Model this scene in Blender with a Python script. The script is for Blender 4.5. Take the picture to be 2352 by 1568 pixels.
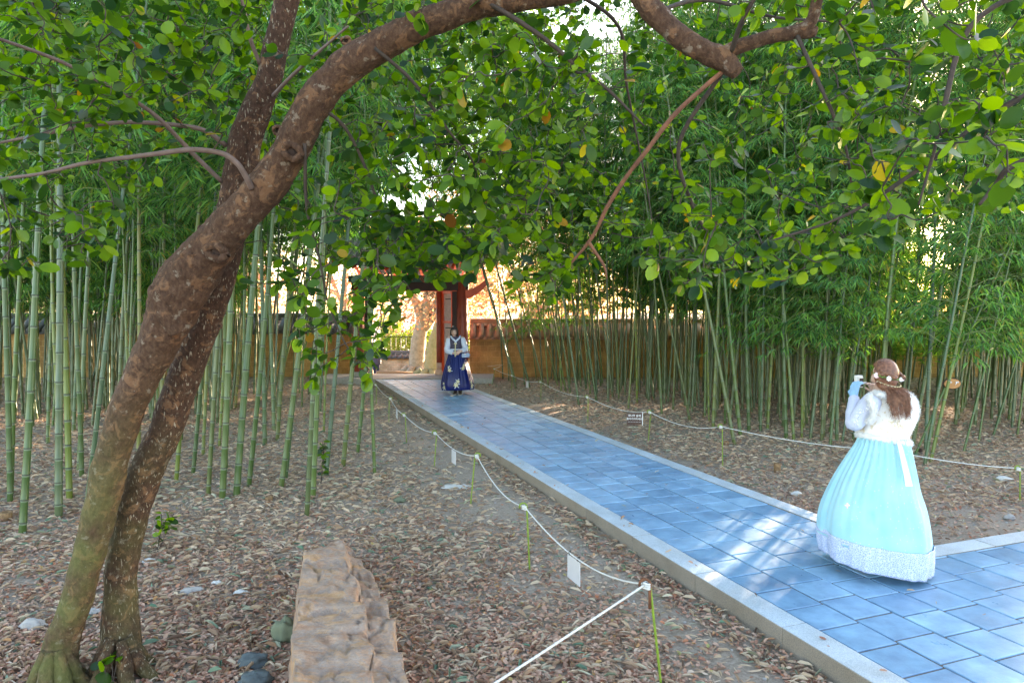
import bpy, bmesh, math, random
import numpy as np
from mathutils import Vector, Matrix, Quaternion, noise as mnoise
R = math.radians
scene = bpy.context.scene
for o in list(bpy.data.objects): bpy.data.objects.remove(o)
COL = scene.collection

# ------------------------------------------------------------------ camera, sky, sun, exposure
CAMZ = 2.14; PITCH = R(2.56)
cd = bpy.data.cameras.new("camera"); cam = bpy.data.objects.new("camera", cd); COL.objects.link(cam)
cam.location = (0, 0, CAMZ); cam.rotation_euler = (R(90) - PITCH, 0, 0)
cd.sensor_width = 36; cd.lens = 24.0; cd.clip_start = 0.05; cd.clip_end = 3000
scene.camera = cam
SUN_AZ = R(37.0); SUN_EL = R(12.5)
world = bpy.data.worlds.new("World"); scene.world = world; world.use_nodes = True
wt = world.node_tree; bg = wt.nodes["Background"]
sky = wt.nodes.new("ShaderNodeTexSky"); sky.sky_type = 'NISHITA'; sky.sun_disc = False
sky.sun_elevation = SUN_EL; sky.sun_rotation = SUN_AZ; sky.air_density = 1.0; sky.dust_density = 1.2; sky.ozone_density = 1.6
wt.links.new(sky.outputs[0], bg.inputs[0]); bg.inputs[1].default_value = 0.15
sl = bpy.data.lights.new("sun", 'SUN'); sun = bpy.data.objects.new("sun", sl); COL.objects.link(sun)
sl.energy = 4.6; sl.angle = R(0.5); sl.color = (1.0, 0.86, 0.68)
sdir = Vector((math.sin(SUN_AZ) * math.cos(SUN_EL), math.cos(SUN_AZ) * math.cos(SUN_EL), math.sin(SUN_EL)))
sun.rotation_euler = sdir.to_track_quat('Z', 'Y').to_euler()
scene.view_settings.view_transform = 'Standard'; scene.view_settings.look = 'None'
scene.view_settings.use_white_balance = True; scene.view_settings.white_balance_temperature = 7900; scene.view_settings.white_balance_tint = 16
scene.view_settings.exposure = 3.2; scene.view_settings.gamma = 1.0
scene.cycles.max_bounces = 6; scene.cycles.transparent_max_bounces = 8
scene.cycles.diffuse_bounces = 3; scene.cycles.transmission_bounces = 3
scene.cycles.use_denoising = True

# ------------------------------------------------------------------ pixel helpers (2352 px wide copy of the photo)
F = 1568.0; CU = Vector((0, math.sin(PITCH), math.cos(PITCH))); CF = Vector((0, math.cos(PITCH), -math.sin(PITCH)))
def ray(px, py): return Vector(((px - 1176) / F, 0, 0)) + CU * ((784 - py) / F) + CF
def W(px, py, Y):
    d = ray(px, py); return Vector((0, 0, CAMZ)) + d * (Y / d.y)
def G(px, py, z=0.0):
    d = ray(px, py); return Vector((0, 0, CAMZ)) + d * ((z - CAMZ) / d.z)

# ------------------------------------------------------------------ object helpers
def tag(o, label=None, cat=None, group=None, kind=None):
    if label: o["label"] = label
    if cat: o["category"] = cat
    if group: o["group"] = group
    if kind: o["kind"] = kind
    return o
def empty(name, loc, label, cat, group=None, rz=0.0):
    o = bpy.data.objects.new(name, None); COL.objects.link(o); o.location = loc; o.rotation_euler = (0, 0, rz)
    o.empty_display_size = 0.1
    return tag(o, label, cat, group)
def link(name, me, parent=None):
    o = bpy.data.objects.new(name, me); COL.objects.link(o)
    if parent is not None: o.parent = parent
    return o
def mesh_np(name, V, Fc, mats=(), smooth=True, midx=None):
    """V (N,3); Fc: list of (M,k) int arrays."""
    me = bpy.data.meshes.new(name); V = np.asarray(V, dtype=np.float32)
    if not isinstance(Fc, (list, tuple)): Fc = [Fc]
    Fc = [np.asarray(f, dtype=np.int32) for f in Fc if len(f)]
    loops = np.concatenate([f.ravel() for f in Fc]); tot = np.concatenate([np.full(len(f), f.shape[1], np.int32) for f in Fc])
    start = np.concatenate([[0], np.cumsum(tot)[:-1]]).astype(np.int32)
    me.vertices.add(len(V)); me.vertices.foreach_set("co", V.ravel())
    me.loops.add(len(loops)); me.loops.foreach_set("vertex_index", loops)
    me.polygons.add(len(tot)); me.polygons.foreach_set("loop_start", start); me.polygons.foreach_set("loop_total", tot)
    if midx is not None: me.polygons.foreach_set("material_index", np.asarray(midx, np.int32))
    me.polygons.foreach_set("use_smooth", np.full(len(tot), smooth, bool))
    for m in mats: me.materials.append(m)
    me.update(calc_edges=True); me.validate()
    return me
class MB:
    """collects simple shapes into one mesh"""
    def __init__(s): s.V = []; s.F3 = []; s.F4 = []; s.n = 0
    def add(s, V, faces):
        for f in faces:
            g = [i + s.n for i in f]
            if len(g) == 3: s.F3.append(g)
            elif len(g) == 4: s.F4.append(g)
            else:
                for k in range(1, len(g) - 1): s.F3.append([g[0], g[k], g[k + 1]])
        s.V += [tuple(v) for v in V]; s.n += len(V)
    def box(s, c, size, rot=None):
        c = Vector(c); hx, hy, hz = [a / 2 for a in size]; V = []
        for x in (-hx, hx):
            for y in (-hy, hy):
                for z in (-hz, hz):
                    v = Vector((x, y, z)); v = rot @ v if rot else v; V.append(c + v)
        s.add(V, [(0, 1, 3, 2), (4, 6, 7, 5), (0, 4, 5, 1), (2, 3, 7, 6), (0, 2, 6, 4), (1, 5, 7, 3)])
    def tube(s, pts, rad, n=8, cap=True, wob=None):
        pts = [Vector(p) for p in pts]
        if not hasattr(rad, '__len__'): rad = [rad] * len(pts)
        up = None; V = []
        for i, p in enumerate(pts):
            a = pts[max(i - 1, 0)]; b = pts[min(i + 1, len(pts) - 1)]; t = (b - a)
            t = t.normalized() if t.length > 1e-9 else Vector((0, 0, 1))
            if up is None:
                up = Vector((0, 0, 1)) if abs(t.z) < .9 else Vector((1, 0, 0))
                up = (up - t * up.dot(t)).normalized()
            else: up = (up - t * up.dot(t)).normalized()
            sd = t.cross(up)
            for k in range(n):
                an = 2 * math.pi * k / n; d = up * math.cos(an) + sd * math.sin(an)
                r = rad[i]
                if wob: r *= 1 + wob(p + d * r)
                V.append(p + d * r)
        Fs = []
        for i in range(len(pts) - 1):
            for k in range(n):
                k2 = (k + 1) % n; Fs.append((i * n + k, i * n + k2, (i + 1) * n + k2, (i + 1) * n + k))
        if cap:
            V.append(pts[0]); V.append(pts[-1]); a = len(V) - 2; b = len(V) - 1; L = (len(pts) - 1) * n
            for k in range(n):
                k2 = (k + 1) % n; Fs.append((a, k2, k)); Fs.append((b, L + k, L + k2))
        s.add(V, Fs)
    def lathe(s, prof, c=(0, 0, 0), n=16, wob=None):
        c = Vector(c); V = []
        for (r, z) in prof:
            for k in range(n):
                a = 2 * math.pi * k / n; V.append(c + Vector((r * math.cos(a), r * math.sin(a), z)))
        Fs = []
        for i in range(len(prof) - 1):
            for k in range(n):
                k2 = (k + 1) % n; Fs.append((i * n + k, i * n + k2, (i + 1) * n + k2, (i + 1) * n + k))
        V.append(c + Vector((0, 0, prof[0][1]))); V.append(c + Vector((0, 0, prof[-1][1]))); a = len(V) - 2; L = (len(prof) - 1) * n
        for k in range(n):
            k2 = (k + 1) % n; Fs.append((a, k2, k)); Fs.append((a + 1, L + k, L + k2))
        s.add(V, Fs)
    def ell(s, c, r, n=14, m=9, rot=None, f=None):
        c = Vector(c); V = []; Fs = []
        if not hasattr(r, '__len__'): r = (r, r, r)
        for i in range(m + 1):
            th = math.pi * i / m
            for k in range(n):
                ph = 2 * math.pi * k / n
                d = Vector((math.sin(th) * math.cos(ph), math.sin(th) * math.sin(ph), math.cos(th)))
                q = Vector((d.x * r[0], d.y * r[1], d.z * r[2]))
                if f: q = f(q, d)
                if rot: q = rot @ q
                V.append(c + q)
        for i in range(m):
            for k in range(n):
                k2 = (k + 1) % n; Fs.append((i * n + k, (i + 1) * n + k, (i + 1) * n + k2, i * n + k2))
        s.add(V, Fs)
    def capsule(s, p0, p1, r0, r1, n=10):
        p0 = Vector(p0); p1 = Vector(p1); t = (p1 - p0); L = t.length; t = t.normalized() if L > 1e-9 else Vector((0, 0, 1))
        pts = []; rad = []
        for a in (80, 55, 25): pts.append(p0 - t * r0 * math.sin(R(a))); rad.append(r0 * math.cos(R(a)))
        for k in range(4): f = k / 3; pts.append(p0.lerp(p1, f)); rad.append(r0 + (r1 - r0) * f)
        for a in (25, 55, 80): pts.append(p1 + t * r1 * math.sin(R(a))); rad.append(r1 * math.cos(R(a)))
        s.tube(pts, rad, n)
    def mesh(s, name, mats=(), smooth=True):
        if not isinstance(mats, (list, tuple)): mats = (mats,)
        return mesh_np(name, s.V, [f for f in (s.F3, s.F4) if f], mats, smooth)
    def build(s, name, mat, parent=None, smooth=True, bevel=0):
        o = link(name, s.mesh(name, mat, smooth), parent)
        if bevel:
            b = o.modifiers.new("bevel", 'BEVEL'); b.width = bevel; b.segments = 2; b.limit_method = 'ANGLE'; b.angle_limit = R(40)
        return o
def catmull(P, n=6):
    P = [np.array(p, float) for p in P]; Q = [2 * P[0] - P[1]] + P + [2 * P[-1] - P[-2]]; out = []
    for i in range(1, len(Q) - 2):
        for k in range(n):
            t = k / n; a, b, c, d = Q[i - 1], Q[i], Q[i + 1], Q[i + 2]
            out.append(.5 * (2 * b + (c - a) * t + (2 * a - 5 * b + 4 * c - d) * t * t + (3 * b - a - 3 * c + d) * t ** 3))
    out.append(Q[-2]); return out
def sm(a, b, x):
    t = max(0., min(1., (x - a) / (b - a))); return t * t * (3 - 2 * t)

# ------------------------------------------------------------------ materials
def newmat(name):
    m = bpy.data.materials.new(name); m.use_nodes = True; nt = m.node_tree; return m, nt, nt.nodes["Principled BSDF"]
def node(nt, t, **kw):
    n = nt.nodes.new(t)
    for k, v in kw.items(): setattr(n, k, v)
    return n
def ramp(nt, fac, stops, interp='LINEAR'):
    n = nt.nodes.new("ShaderNodeValToRGB"); cr = n.color_ramp; cr.interpolation = interp
    while len(cr.elements) < len(stops): cr.elements.new(0.5)
    for e, (p, c) in zip(cr.elements, stops): e.position = p; e.color = (*c, 1)
    if fac is not None: nt.links.new(fac, n.inputs[0])
    return n.outputs[0]
def noise(nt, scale, detail=4, rough=.55, vec=None, dist=0):
    n = nt.nodes.new("ShaderNodeTexNoise"); n.inputs["Scale"].default_value = scale; n.inputs["Detail"].default_value = detail
    n.inputs["Roughness"].default_value = rough; n.inputs["Distortion"].default_value = dist
    if vec is not None: nt.links.new(vec, n.inputs["Vector"])
    return n.outputs[0]
def mixc(nt, fac, a, b, mode='MIX'):
    n = nt.nodes.new("ShaderNodeMix"); n.data_type = 'RGBA'; n.blend_type = mode
    for s, v in ((n.inputs[0], fac), (n.inputs[6], a), (n.inputs[7], b)):
        if isinstance(v, (int, float)): s.default_value = v
        elif isinstance(v, tuple): s.default_value = (*v, 1)
        else: nt.links.new(v, s)
    return n.outputs[2]
def mathn(nt, op, a, b=None, clamp=False):
    n = nt.nodes.new("ShaderNodeMath"); n.operation = op; n.use_clamp = clamp
    for s, v in ((n.inputs[0], a), (n.inputs[1], b)):
        if v is None: continue
        if isinstance(v, (int, float)): s.default_value = v
        else: nt.links.new(v, s)
    return n.outputs[0]
def objco(nt): return nt.nodes.new("ShaderNodeTexCoord").outputs["Object"]
def geopos(nt): return nt.nodes.new("ShaderNodeNewGeometry").outputs["Position"]
def bump(nt, bs, h, strength=.4, dist=.02):
    b = nt.nodes.new("ShaderNodeBump"); b.inputs["Strength"].default_value = strength; b.inputs["Distance"].default_value = dist
    nt.links.new(h, b.inputs["Height"]); nt.links.new(b.outputs[0], bs.inputs["Normal"])
def simple(name, c1, c2=None, rough=.6, scale=12, bumpk=0, metal=0, spec=.5, bscale=None):
    m, nt, bs = newmat(name); v = objco(nt)
    nz = noise(nt, scale, 5, .6, v)
    bs.inputs["Roughness"].default_value = rough; bs.inputs["Metallic"].default_value = metal; bs.inputs["Specular IOR Level"].default_value = spec
    if c2 is None: c2 = tuple(x * .8 for x in c1)
    nt.links.new(ramp(nt, nz, [(.3, c1), (.7, c2)]), bs.inputs["Base Color"])
    if bumpk: bump(nt, bs, noise(nt, bscale or scale * 4, 5, .6, v), bumpk, .01)
    return m
def leafmat(name, stops, trans=.45, rough=.4, tcol=None, spec=.5, mulb=1.35):
    m, nt, bs = newmat(name); g = nt.nodes.new("ShaderNodeNewGeometry")
    oi = nt.nodes.new("ShaderNodeObjectInfo")
    f = mathn(nt, 'FRACT', mathn(nt, 'ADD', g.outputs["Random Per Island"], mathn(nt, 'MULTIPLY', oi.outputs["Random"], 3.7)))
    col = ramp(nt, f, stops)
    nz = noise(nt, 1.3, 3, .5, g.outputs["Position"])
    col = mixc(nt, mathn(nt, 'MULTIPLY', nz, .55), col, mixc(nt, 1.0, col, (.6, .66, .55) if spec < .3 else (.55, .75, .5), 'MULTIPLY'))
    bs.inputs["Roughness"].default_value = rough; bs.inputs["Specular IOR Level"].default_value = spec
    nt.links.new(col, bs.inputs["Base Color"])
    tr = nt.nodes.new("ShaderNodeBsdfTranslucent")
    tc = mixc(nt, 1.0, col, tcol or (1.6, 1.5, .6), 'MULTIPLY'); nt.links.new(tc, tr.inputs["Color"])
    mx = nt.nodes.new("ShaderNodeMixShader"); mx.inputs[0].default_value = trans
    nt.links.new(bs.outputs[0], mx.inputs[1]); nt.links.new(tr.outputs[0], mx.inputs[2])
    nt.links.new(mx.outputs[0], nt.nodes["Material Output"].inputs[0])
    return m
M = {}
# ground: damp earth with old leaf mould
m, nt, bs = newmat("earth"); p = geopos(nt)
a = ramp(nt, noise(nt, .6, 6, .6, p), [(.3, (.30, .235, .18)), (.55, (.38, .31, .25)), (.75, (.25, .175, .125))])
b_ = ramp(nt, noise(nt, 38, 5, .7, p), [(.32, (.17, .12, .09)), (.5, (.35, .28, .225)), (.68, (.50, .43, .36))])
nt.links.new(mixc(nt, .55, a, b_), bs.inputs["Base Color"]); bs.inputs["Roughness"].default_value = .95; bs.inputs["Specular IOR Level"].default_value = .15
bump(nt, bs, noise(nt, 55, 8, .75, p), .7, .02); M['earth'] = m
# paving tile
m, nt, bs = newmat("sky_tinted_paving_brick"); p = geopos(nt); g = nt.nodes.new("ShaderNodeNewGeometry")
base = ramp(nt, g.outputs["Random Per Island"], [(0, (.155, .32, .485)), (.5, (.205, .39, .57)), (1, (.26, .465, .645))])  # grey brick with the reflected blue sky put into its base colour
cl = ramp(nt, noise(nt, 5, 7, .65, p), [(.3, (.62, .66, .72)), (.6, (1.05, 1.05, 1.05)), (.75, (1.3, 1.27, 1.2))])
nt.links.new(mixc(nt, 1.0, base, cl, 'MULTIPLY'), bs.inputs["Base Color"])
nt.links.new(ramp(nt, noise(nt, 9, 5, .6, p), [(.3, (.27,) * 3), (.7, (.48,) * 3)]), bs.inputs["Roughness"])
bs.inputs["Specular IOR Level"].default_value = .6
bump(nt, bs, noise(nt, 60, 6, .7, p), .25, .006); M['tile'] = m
M['mortar'] = simple("joint_mortar", (.20, .17, .14), (.09, .075, .06), .95, 25, .5)
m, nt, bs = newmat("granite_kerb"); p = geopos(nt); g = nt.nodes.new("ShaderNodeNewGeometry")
gr = ramp(nt, noise(nt, 160, 3, .8, p), [(.35, (.30, .38, .45)), (.5, (.46, .55, .63)), (.65, (.60, .68, .74))])  # light blue of the sky painted into the granite colour
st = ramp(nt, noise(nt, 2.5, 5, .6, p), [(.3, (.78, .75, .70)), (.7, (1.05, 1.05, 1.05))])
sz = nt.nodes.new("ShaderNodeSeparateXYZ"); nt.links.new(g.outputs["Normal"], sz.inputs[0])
side_tint = mixc(nt, mathn(nt, 'ABSOLUTE', sz.outputs[2]), (.60, .42, .30), (1., 1., 1.))  # upright faces browner and darker than the tops
nt.links.new(mixc(nt, 1., mixc(nt, 1., gr, st, 'MULTIPLY'), side_tint, 'MULTIPLY'), bs.inputs["Base Color"]); bs.inputs["Roughness"].default_value = .7
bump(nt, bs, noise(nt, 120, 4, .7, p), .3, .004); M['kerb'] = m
# bamboo culm
def culm_mat(name, cols):
    m, nt, bs = newmat(name); v = objco(nt); oi = nt.nodes.new("ShaderNodeObjectInfo")
    mp = nt.nodes.new("ShaderNodeMapping"); mp.inputs["Scale"].default_value = (14, 14, 1.2); nt.links.new(v, mp.inputs[0])
    base = ramp(nt, oi.outputs["Random"], cols)
    pale = mixc(nt, ramp(nt, noise(nt, 3, 5, .6, mp.outputs[0]), [(.48, (0, 0, 0)), (.8, (.3,) * 3)]), base, (.12, .18, .10))
    sx = nt.nodes.new("ShaderNodeSeparateXYZ"); nt.links.new(v, sx.inputs[0])
    low = ramp(nt, mathn(nt, 'MULTIPLY', sx.outputs[2], .5), [(0, (1., .9, .75)), (.15, (.9, .95, .9)), (.8, (1, 1, 1))])
    nt.links.new(mixc(nt, 1, pale, low, 'MULTIPLY'), bs.inputs["Base Color"]); bs.inputs["Roughness"].default_value = .34; bs.inputs["Specular IOR Level"].default_value = .55
    return m
M['culm'] = culm_mat("bamboo_culm_skin", [(0, (.030, .075, .022)), (.25, (.06, .125, .018)), (.45, (.065, .09, .035)), (.62, (.12, .165, .02)), (.8, (.045, .10, .026)), (.92, (.035, .085, .045)), (1, (.19, .19, .05))])
M['culm_node'] = simple("bamboo_node_ring", (.07, .08, .06), (.05, .055, .04), .7)
M['culm_bloom'] = simple("bamboo_node_bloom", (.19, .25, .17), (.14, .19, .11), .6)
M['bleaf'] = leafmat("bamboo_leaf", [(0, (.012, .06, .018)), (.3, (.055, .19, .05)), (.6, (.11, .32, .085)), (.85, (.20, .40, .07)), (.95, (.16, .24, .05)), (1, (.4, .33, .09))], .42, .27, None, .5)
M['btwig'] = simple("bamboo_twig", (.22, .27, .09), (.15, .2, .06), .5)
M['cleaf'] = leafmat("broad_leaf", [(0, (.008, .042, .018)), (.3, (.028, .09, .012)), (.65, (.085, .20, .010)), (.989, (.17, .31, .015)), (.993, (.45, .34, .03)), (1, (.22, .07, .03))], .56, .30, (1.9, 1.6, .25), .4)
M['maple'] = leafmat("maple_leaf", [(0, (.50, .22, .15)), (.4, (.64, .34, .24)), (.8, (.72, .46, .34)), (1, (.66, .52, .36))], .5, .5, (1.3, 1.1, .8))
M['fargreen'] = leafmat("garden_leaf", [(0, (.12, .2, .04)), (.6, (.22, .30, .07)), (1, (.4, .42, .12))], .5, .5)
# litter
M['litter'] = leafmat("fallen_broad_leaf", [(0, (.30, .12, .08)), (.2, (.46, .235, .165)), (.45, (.56, .325, .245)), (.72, (.62, .40, .31)), (.80, (.52, .18, .09)), (.88, (.66, .50, .40)), (.97, (.60, .30, .14)), (1, (.38, .36, .14))], .1, .65, (1, 1, 1), .25)
M['litter_thin'] = leafmat("fallen_bamboo_leaf", [(0, (.26, .16, .12)), (.3, (.48, .31, .215)), (.6, (.62, .45, .33)), (.85, (.72, .57, .44)), (.94, (.14, .28, .20)), (1, (.45, .22, .13))], .1, .6, (1, 1, 1), .25)
# bark
def bark(name, c, moss, lich, streak=False):
    m, nt, bs = newmat(name); p = geopos(nt)
    mp = nt.nodes.new("ShaderNodeMapping"); mp.inputs["Scale"].default_value = (1, 1, .6); mp.inputs["Rotation"].default_value = (0, R(-20), 0); nt.links.new(p, mp.inputs[0])
    fine = noise(nt, 46, 8, .72, mp.outputs[0]); mid = noise(nt, 13, 6, .65, p, .6); big = noise(nt, 3.6, 4, .6, p)
    col = ramp(nt, fine, [(.30, c[0]), (.5, c[1]), (.7, c[2])])
    col = mixc(nt, ramp(nt, mid, [(.54, (0,) * 3), (.60, (.75,) * 3)]), col, mixc(nt, fine, (.17, .07, .035), (.32, .175, .095)))
    col = mixc(nt, ramp(nt, noise(nt, 20, 5, .6, p), [(.60, (0,) * 3), (.66, (.8,) * 3)]), col, lich)
    if streak:
        mp2 = nt.nodes.new("ShaderNodeMapping"); mp2.inputs["Scale"].default_value = (1, 1, .25); mp2.inputs["Rotation"].default_value = (0, R(-20), 0); nt.links.new(p, mp2.inputs[0])
        col = mixc(nt, ramp(nt, noise(nt, 95, 2, .5, mp2.outputs[0]), [(.63, (0,) * 3), (.68, (.8,) * 3)]), col, (.42, .35, .27))
    sx = nt.nodes.new("ShaderNodeSeparateXYZ"); nt.links.new(p, sx.inputs[0])
    zf = ramp(nt, mathn(nt, 'MULTIPLY', sx.outputs[2], .5), [(0., (.9,) * 3), (.45, (.75,) * 3), (.8, (.12,) * 3), (1, (0,) * 3)])
    mf = mathn(nt, 'MULTIPLY', mathn(nt, 'MULTIPLY', zf, ramp(nt, big, [(.38, (.1,) * 3), (.6, (.75,) * 3)])), moss, True)
    col = mixc(nt, mf, col, mixc(nt, fine, (.07, .09, .02), (.22, .24, .07)))
    nt.links.new(col, bs.inputs["Base Color"]); bs.inputs["Roughness"].default_value = .85; bs.inputs["Specular IOR Level"].default_value = .3
    hb = mathn(nt, 'ADD', mathn(nt, 'MULTIPLY', fine, .6), mathn(nt, 'MULTIPLY', mid, .7)); bump(nt, bs, hb, 1.0, .03)
    return m
M['bark1'] = bark("mottled_mossy_bark", [(.045, .022, .014), (.10, .05, .030), (.17, .095, .062)], 1.0, (.27, .21, .16))
M['bark2'] = bark("speckled_dark_bark", [(.032, .015, .010), (.072, .034, .021), (.12, .062, .040)], (.45), (.19, .145, .11), True)
M['hollow'] = simple("knot_hollow", (.05, .025, .015), (.02, .01, .008), .95, 40, .5)
M['rawwood'] = simple("torn_raw_wood", (.32, .19, .09), (.14, .07, .035), .85, 30, .6)
M['twig1'] = simple("twig_bark", (.07, .045, .033), (.03, .022, .018), .8, 30, .3)
M['twigred'] = simple("red_brown_branch_bark", (.26, .10, .05), (.12, .05, .03), .8, 22, .4)
M['limb'] = simple("smooth_branch_bark", (.20, .135, .12), (.13, .085, .07), .75, 18, .3)
M['paletrunk'] = simple("pale_plane_bark", (.40, .36, .29), (.22, .19, .14), .85, 5, .5, bscale=18)
M['mosstrunk'] = simple("mossy_root_bark", (.33, .28, .16), (.20, .20, .08), .85, 4, .6, bscale=14)
# rock
m, nt, bs = newmat("banded_rock"); p = objco(nt)
mp = nt.nodes.new("ShaderNodeMapping"); mp.inputs["Scale"].default_value = (1.0, 1.7, 1.7); mp.inputs["Rotation"].default_value = (0, 0, R(14)); nt.links.new(p, mp.inputs[0])
n1 = noise(nt, 4.2, 9, .68, mp.outputs[0], .5)
c = ramp(nt, n1, [(.28, (.42, .27, .19)), (.36, (.36, .16, .09)), (.43, (.52, .28, .17)), (.49, (.33, .27, .25)), (.55, (.56, .32, .19)), (.62, (.62, .30, .10)), (.72, (.50, .37, .28))])
c = mixc(nt, .45, c, ramp(nt, noise(nt, 24, 8, .75, p), [(.3, (.22, .13, .09)), (.55, (.46, .31, .22)), (.72, (.64, .50, .40))]))
nt.links.new(c, bs.inputs["Base Color"]); bs.inputs["Roughness"].default_value = .78
bump(nt, bs, mathn(nt, 'ADD', noise(nt, 9, 8, .7, mp.outputs[0]), mathn(nt, 'MULTIPLY', noise(nt, 60, 5, .7, p), .35)), .9, .03); M['rock'] = m
M['stone_green'] = simple("green_grey_stone", (.16, .18, .11), (.10, .12, .08), .8, 9, .5)
M['stone_dark'] = simple("dark_blue_stone", (.10, .13, .14), (.05, .065, .07), .8, 9, .6)
M['stone_pale'] = simple("pale_stone", (.42, .38, .35), (.28, .26, .25), .85, 9, .5)
M['stone_white'] = simple("white_stone", (.62, .60, .57), (.45, .43, .40), .85, 9, .5)
# masonry wall
def masonry(name, c1, c2, mo, sx, sy):
    m, nt, bs = newmat(name); p = geopos(nt)
    cmb = nt.nodes.new("ShaderNodeCombineXYZ"); sp = nt.nodes.new("ShaderNodeSeparateXYZ"); nt.links.new(p, sp.inputs[0])
    nt.links.new(mathn(nt, 'ADD', sp.outputs[0], mathn(nt, 'MULTIPLY', noise(nt, 3, 2, .5, p), .05)), cmb.inputs[0]); nt.links.new(mathn(nt, 'ADD', sp.outputs[2], mathn(nt, 'MULTIPLY', noise(nt, 2.2, 2, .5, p), .04)), cmb.inputs[1])
    br = nt.nodes.new("ShaderNodeTexBrick"); nt.links.new(cmb.outputs[0], br.inputs["Vector"])
    br.inputs["Scale"].default_value = 1; br.inputs["Brick Width"].default_value = sx; br.inputs["Row Height"].default_value = sy
    br.inputs["Mortar Size"].default_value = .009; br.inputs["Mortar Smooth"].default_value = .25; br.inputs["Bias"].default_value = 0
    br.inputs["Color1"].default_value = (*c1, 1); br.inputs["Color2"].default_value = (*c2, 1); br.inputs["Mortar"].default_value = (*mo, 1)
    st = ramp(nt, noise(nt, 1.4, 6, .65, p), [(.3, (.55, .5, .42)), (.6, (1.1, 1.05, 1.)), (.8, (1.2, .9, .65))])
    st2 = ramp(nt, noise(nt, 30, 5, .7, p), [(.3, (.75,) * 3), (.7, (1.2,) * 3)])
    nt.links.new(mixc(nt, 1, mixc(nt, 1, br.outputs[0], st, 'MULTIPLY'), st2, 'MULTIPLY'), bs.inputs["Base Color"]); bs.inputs["Roughness"].default_value = .9
    h = mathn(nt, 'ADD', mathn(nt, 'MULTIPLY', br.outputs["Fac"], -.6), mathn(nt, 'MULTIPLY', noise(nt, 40, 5, .7, p), .3)); bump(nt, bs, h, .8, .02)
    return m
M['wallr'] = masonry("warm_tinted_block_wall", (.52, .31, .12), (.38, .225, .09), (.58, .37, .17), .25, .17)  # warm bounced light on the blocks is put into this ochre
M['wallf'] = masonry("pale_brick_wall", (.62, .50, .38), (.52, .42, .33), (.66, .58, .50), .3, .12)
M['plaster'] = simple("ochre_wall_mortar", (.50, .29, .11), (.36, .20, .08), .9, 3, .4, bscale=30)
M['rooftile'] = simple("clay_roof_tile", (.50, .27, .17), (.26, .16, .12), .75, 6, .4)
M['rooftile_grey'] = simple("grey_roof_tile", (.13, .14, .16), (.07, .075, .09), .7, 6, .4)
M['redpaint'] = simple("gate_red_paint", (.33, .055, .028), (.22, .038, .02), .5, 5, .2)
M['redbright'] = simple("gate_orange_red_paint", (.75, .09, .02), (.6, .06, .015), .45, 5, .1)
M['darkwood'] = simple("dark_gate_wood", (.05, .018, .012), (.03, .012, .009), .7, 6, .3)
M['greenpaint'] = simple("gate_green_paint", (.02, .12, .09), (.015, .08, .07), .55, 8)
M['plank'] = simple("weathered_plank", (.55, .42, .40), (.38, .27, .26), .8, 14, .4)
M['pinkbase'] = simple("pale_column_foot", (.62, .40, .30), (.5, .32, .25), .8, 9)
M['granite'] = simple("granite_step", (.38, .36, .33), (.27, .25, .23), .85, 14, .4)
M['iron'] = simple("black_iron", (.02, .02, .022), (.03, .03, .03), .5, 20, 0, .8)
# rope posts
M['postgreen'] = simple("lime_painted_rebar", (.20, .31, .025), (.14, .21, .03), .5, 20, .2)
M['postrust'] = simple("rusty_rebar", (.20, .07, .03), (.10, .04, .02), .8, 30, .4)
M['rope'] = simple("white_rope", (.74, .74, .72), (.58, .58, .57), .85, 90, .6)
M['cable_tie'] = simple("black_tie", (.015, .015, .015), None, .5)
M['card'] = simple("grey_white_card", (.56, .55, .57), (.50, .49, .51), .6, 4)
M['cardwhite'] = simple("white_notice", (.72, .72, .72), (.66, .66, .66), .6, 4)
M['signbrown'] = simple("brown_sign_face", (.085, .035, .025), (.06, .028, .022), .5, 5)
M['white'] = simple("white_lettering", (.8, .8, .8), (.75, .75, .75), .6)
M['greyink'] = simple("grey_print", (.35, .35, .37), None, .6)
M['slice'] = simple("cut_log_face", (.50, .24, .09), (.38, .17, .06), .7, 7, .2)

# ------------------------------------------------------------------ path frame
TH = R(20.05); PU = Vector((-math.sin(TH), math.cos(TH), 0)); PV = Vector((math.cos(TH), math.sin(TH), 0))
_l = G(1346, 1166, .14); PO = Vector((_l.x, _l.y, 0)) - PU * 7.4      # left kerb outer edge, s=0 well before the frame
PW = 2.05; ZP = .14
def PP(s, v, z=ZP): q = PO + PU * s + PV * v; return Vector((q.x, q.y, z))
def path_sv(x, y):
    d = Vector((x, y, 0)) - PO; return d.dot(PU), d.dot(PV)
_c = G(2352, 1218, .14); S_CORNER = path_sv(_c.x, _c.y)[0]
S_END = (20.1 - PO.y) / PU.y

def gz(x, y):
    s, v = path_sv(x, y)
    b = 0.035 * mnoise.noise(Vector((x * .7, y * .7, 3.1))) + .012 * mnoise.noise(Vector((x * 2.3, y * 2.3, 1.7)))
    if x < -4: b += .05 * sm(-4, -9, x) * mnoise.noise(Vector((x * .3, y * .3, 9)))
    if -.5 < v < PW + .5 or (v > 0 and s < S_CORNER + .4): b = min(b, .0)
    b -= 1.3 * sm(22.8, 24.5, y)
    return b
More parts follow.
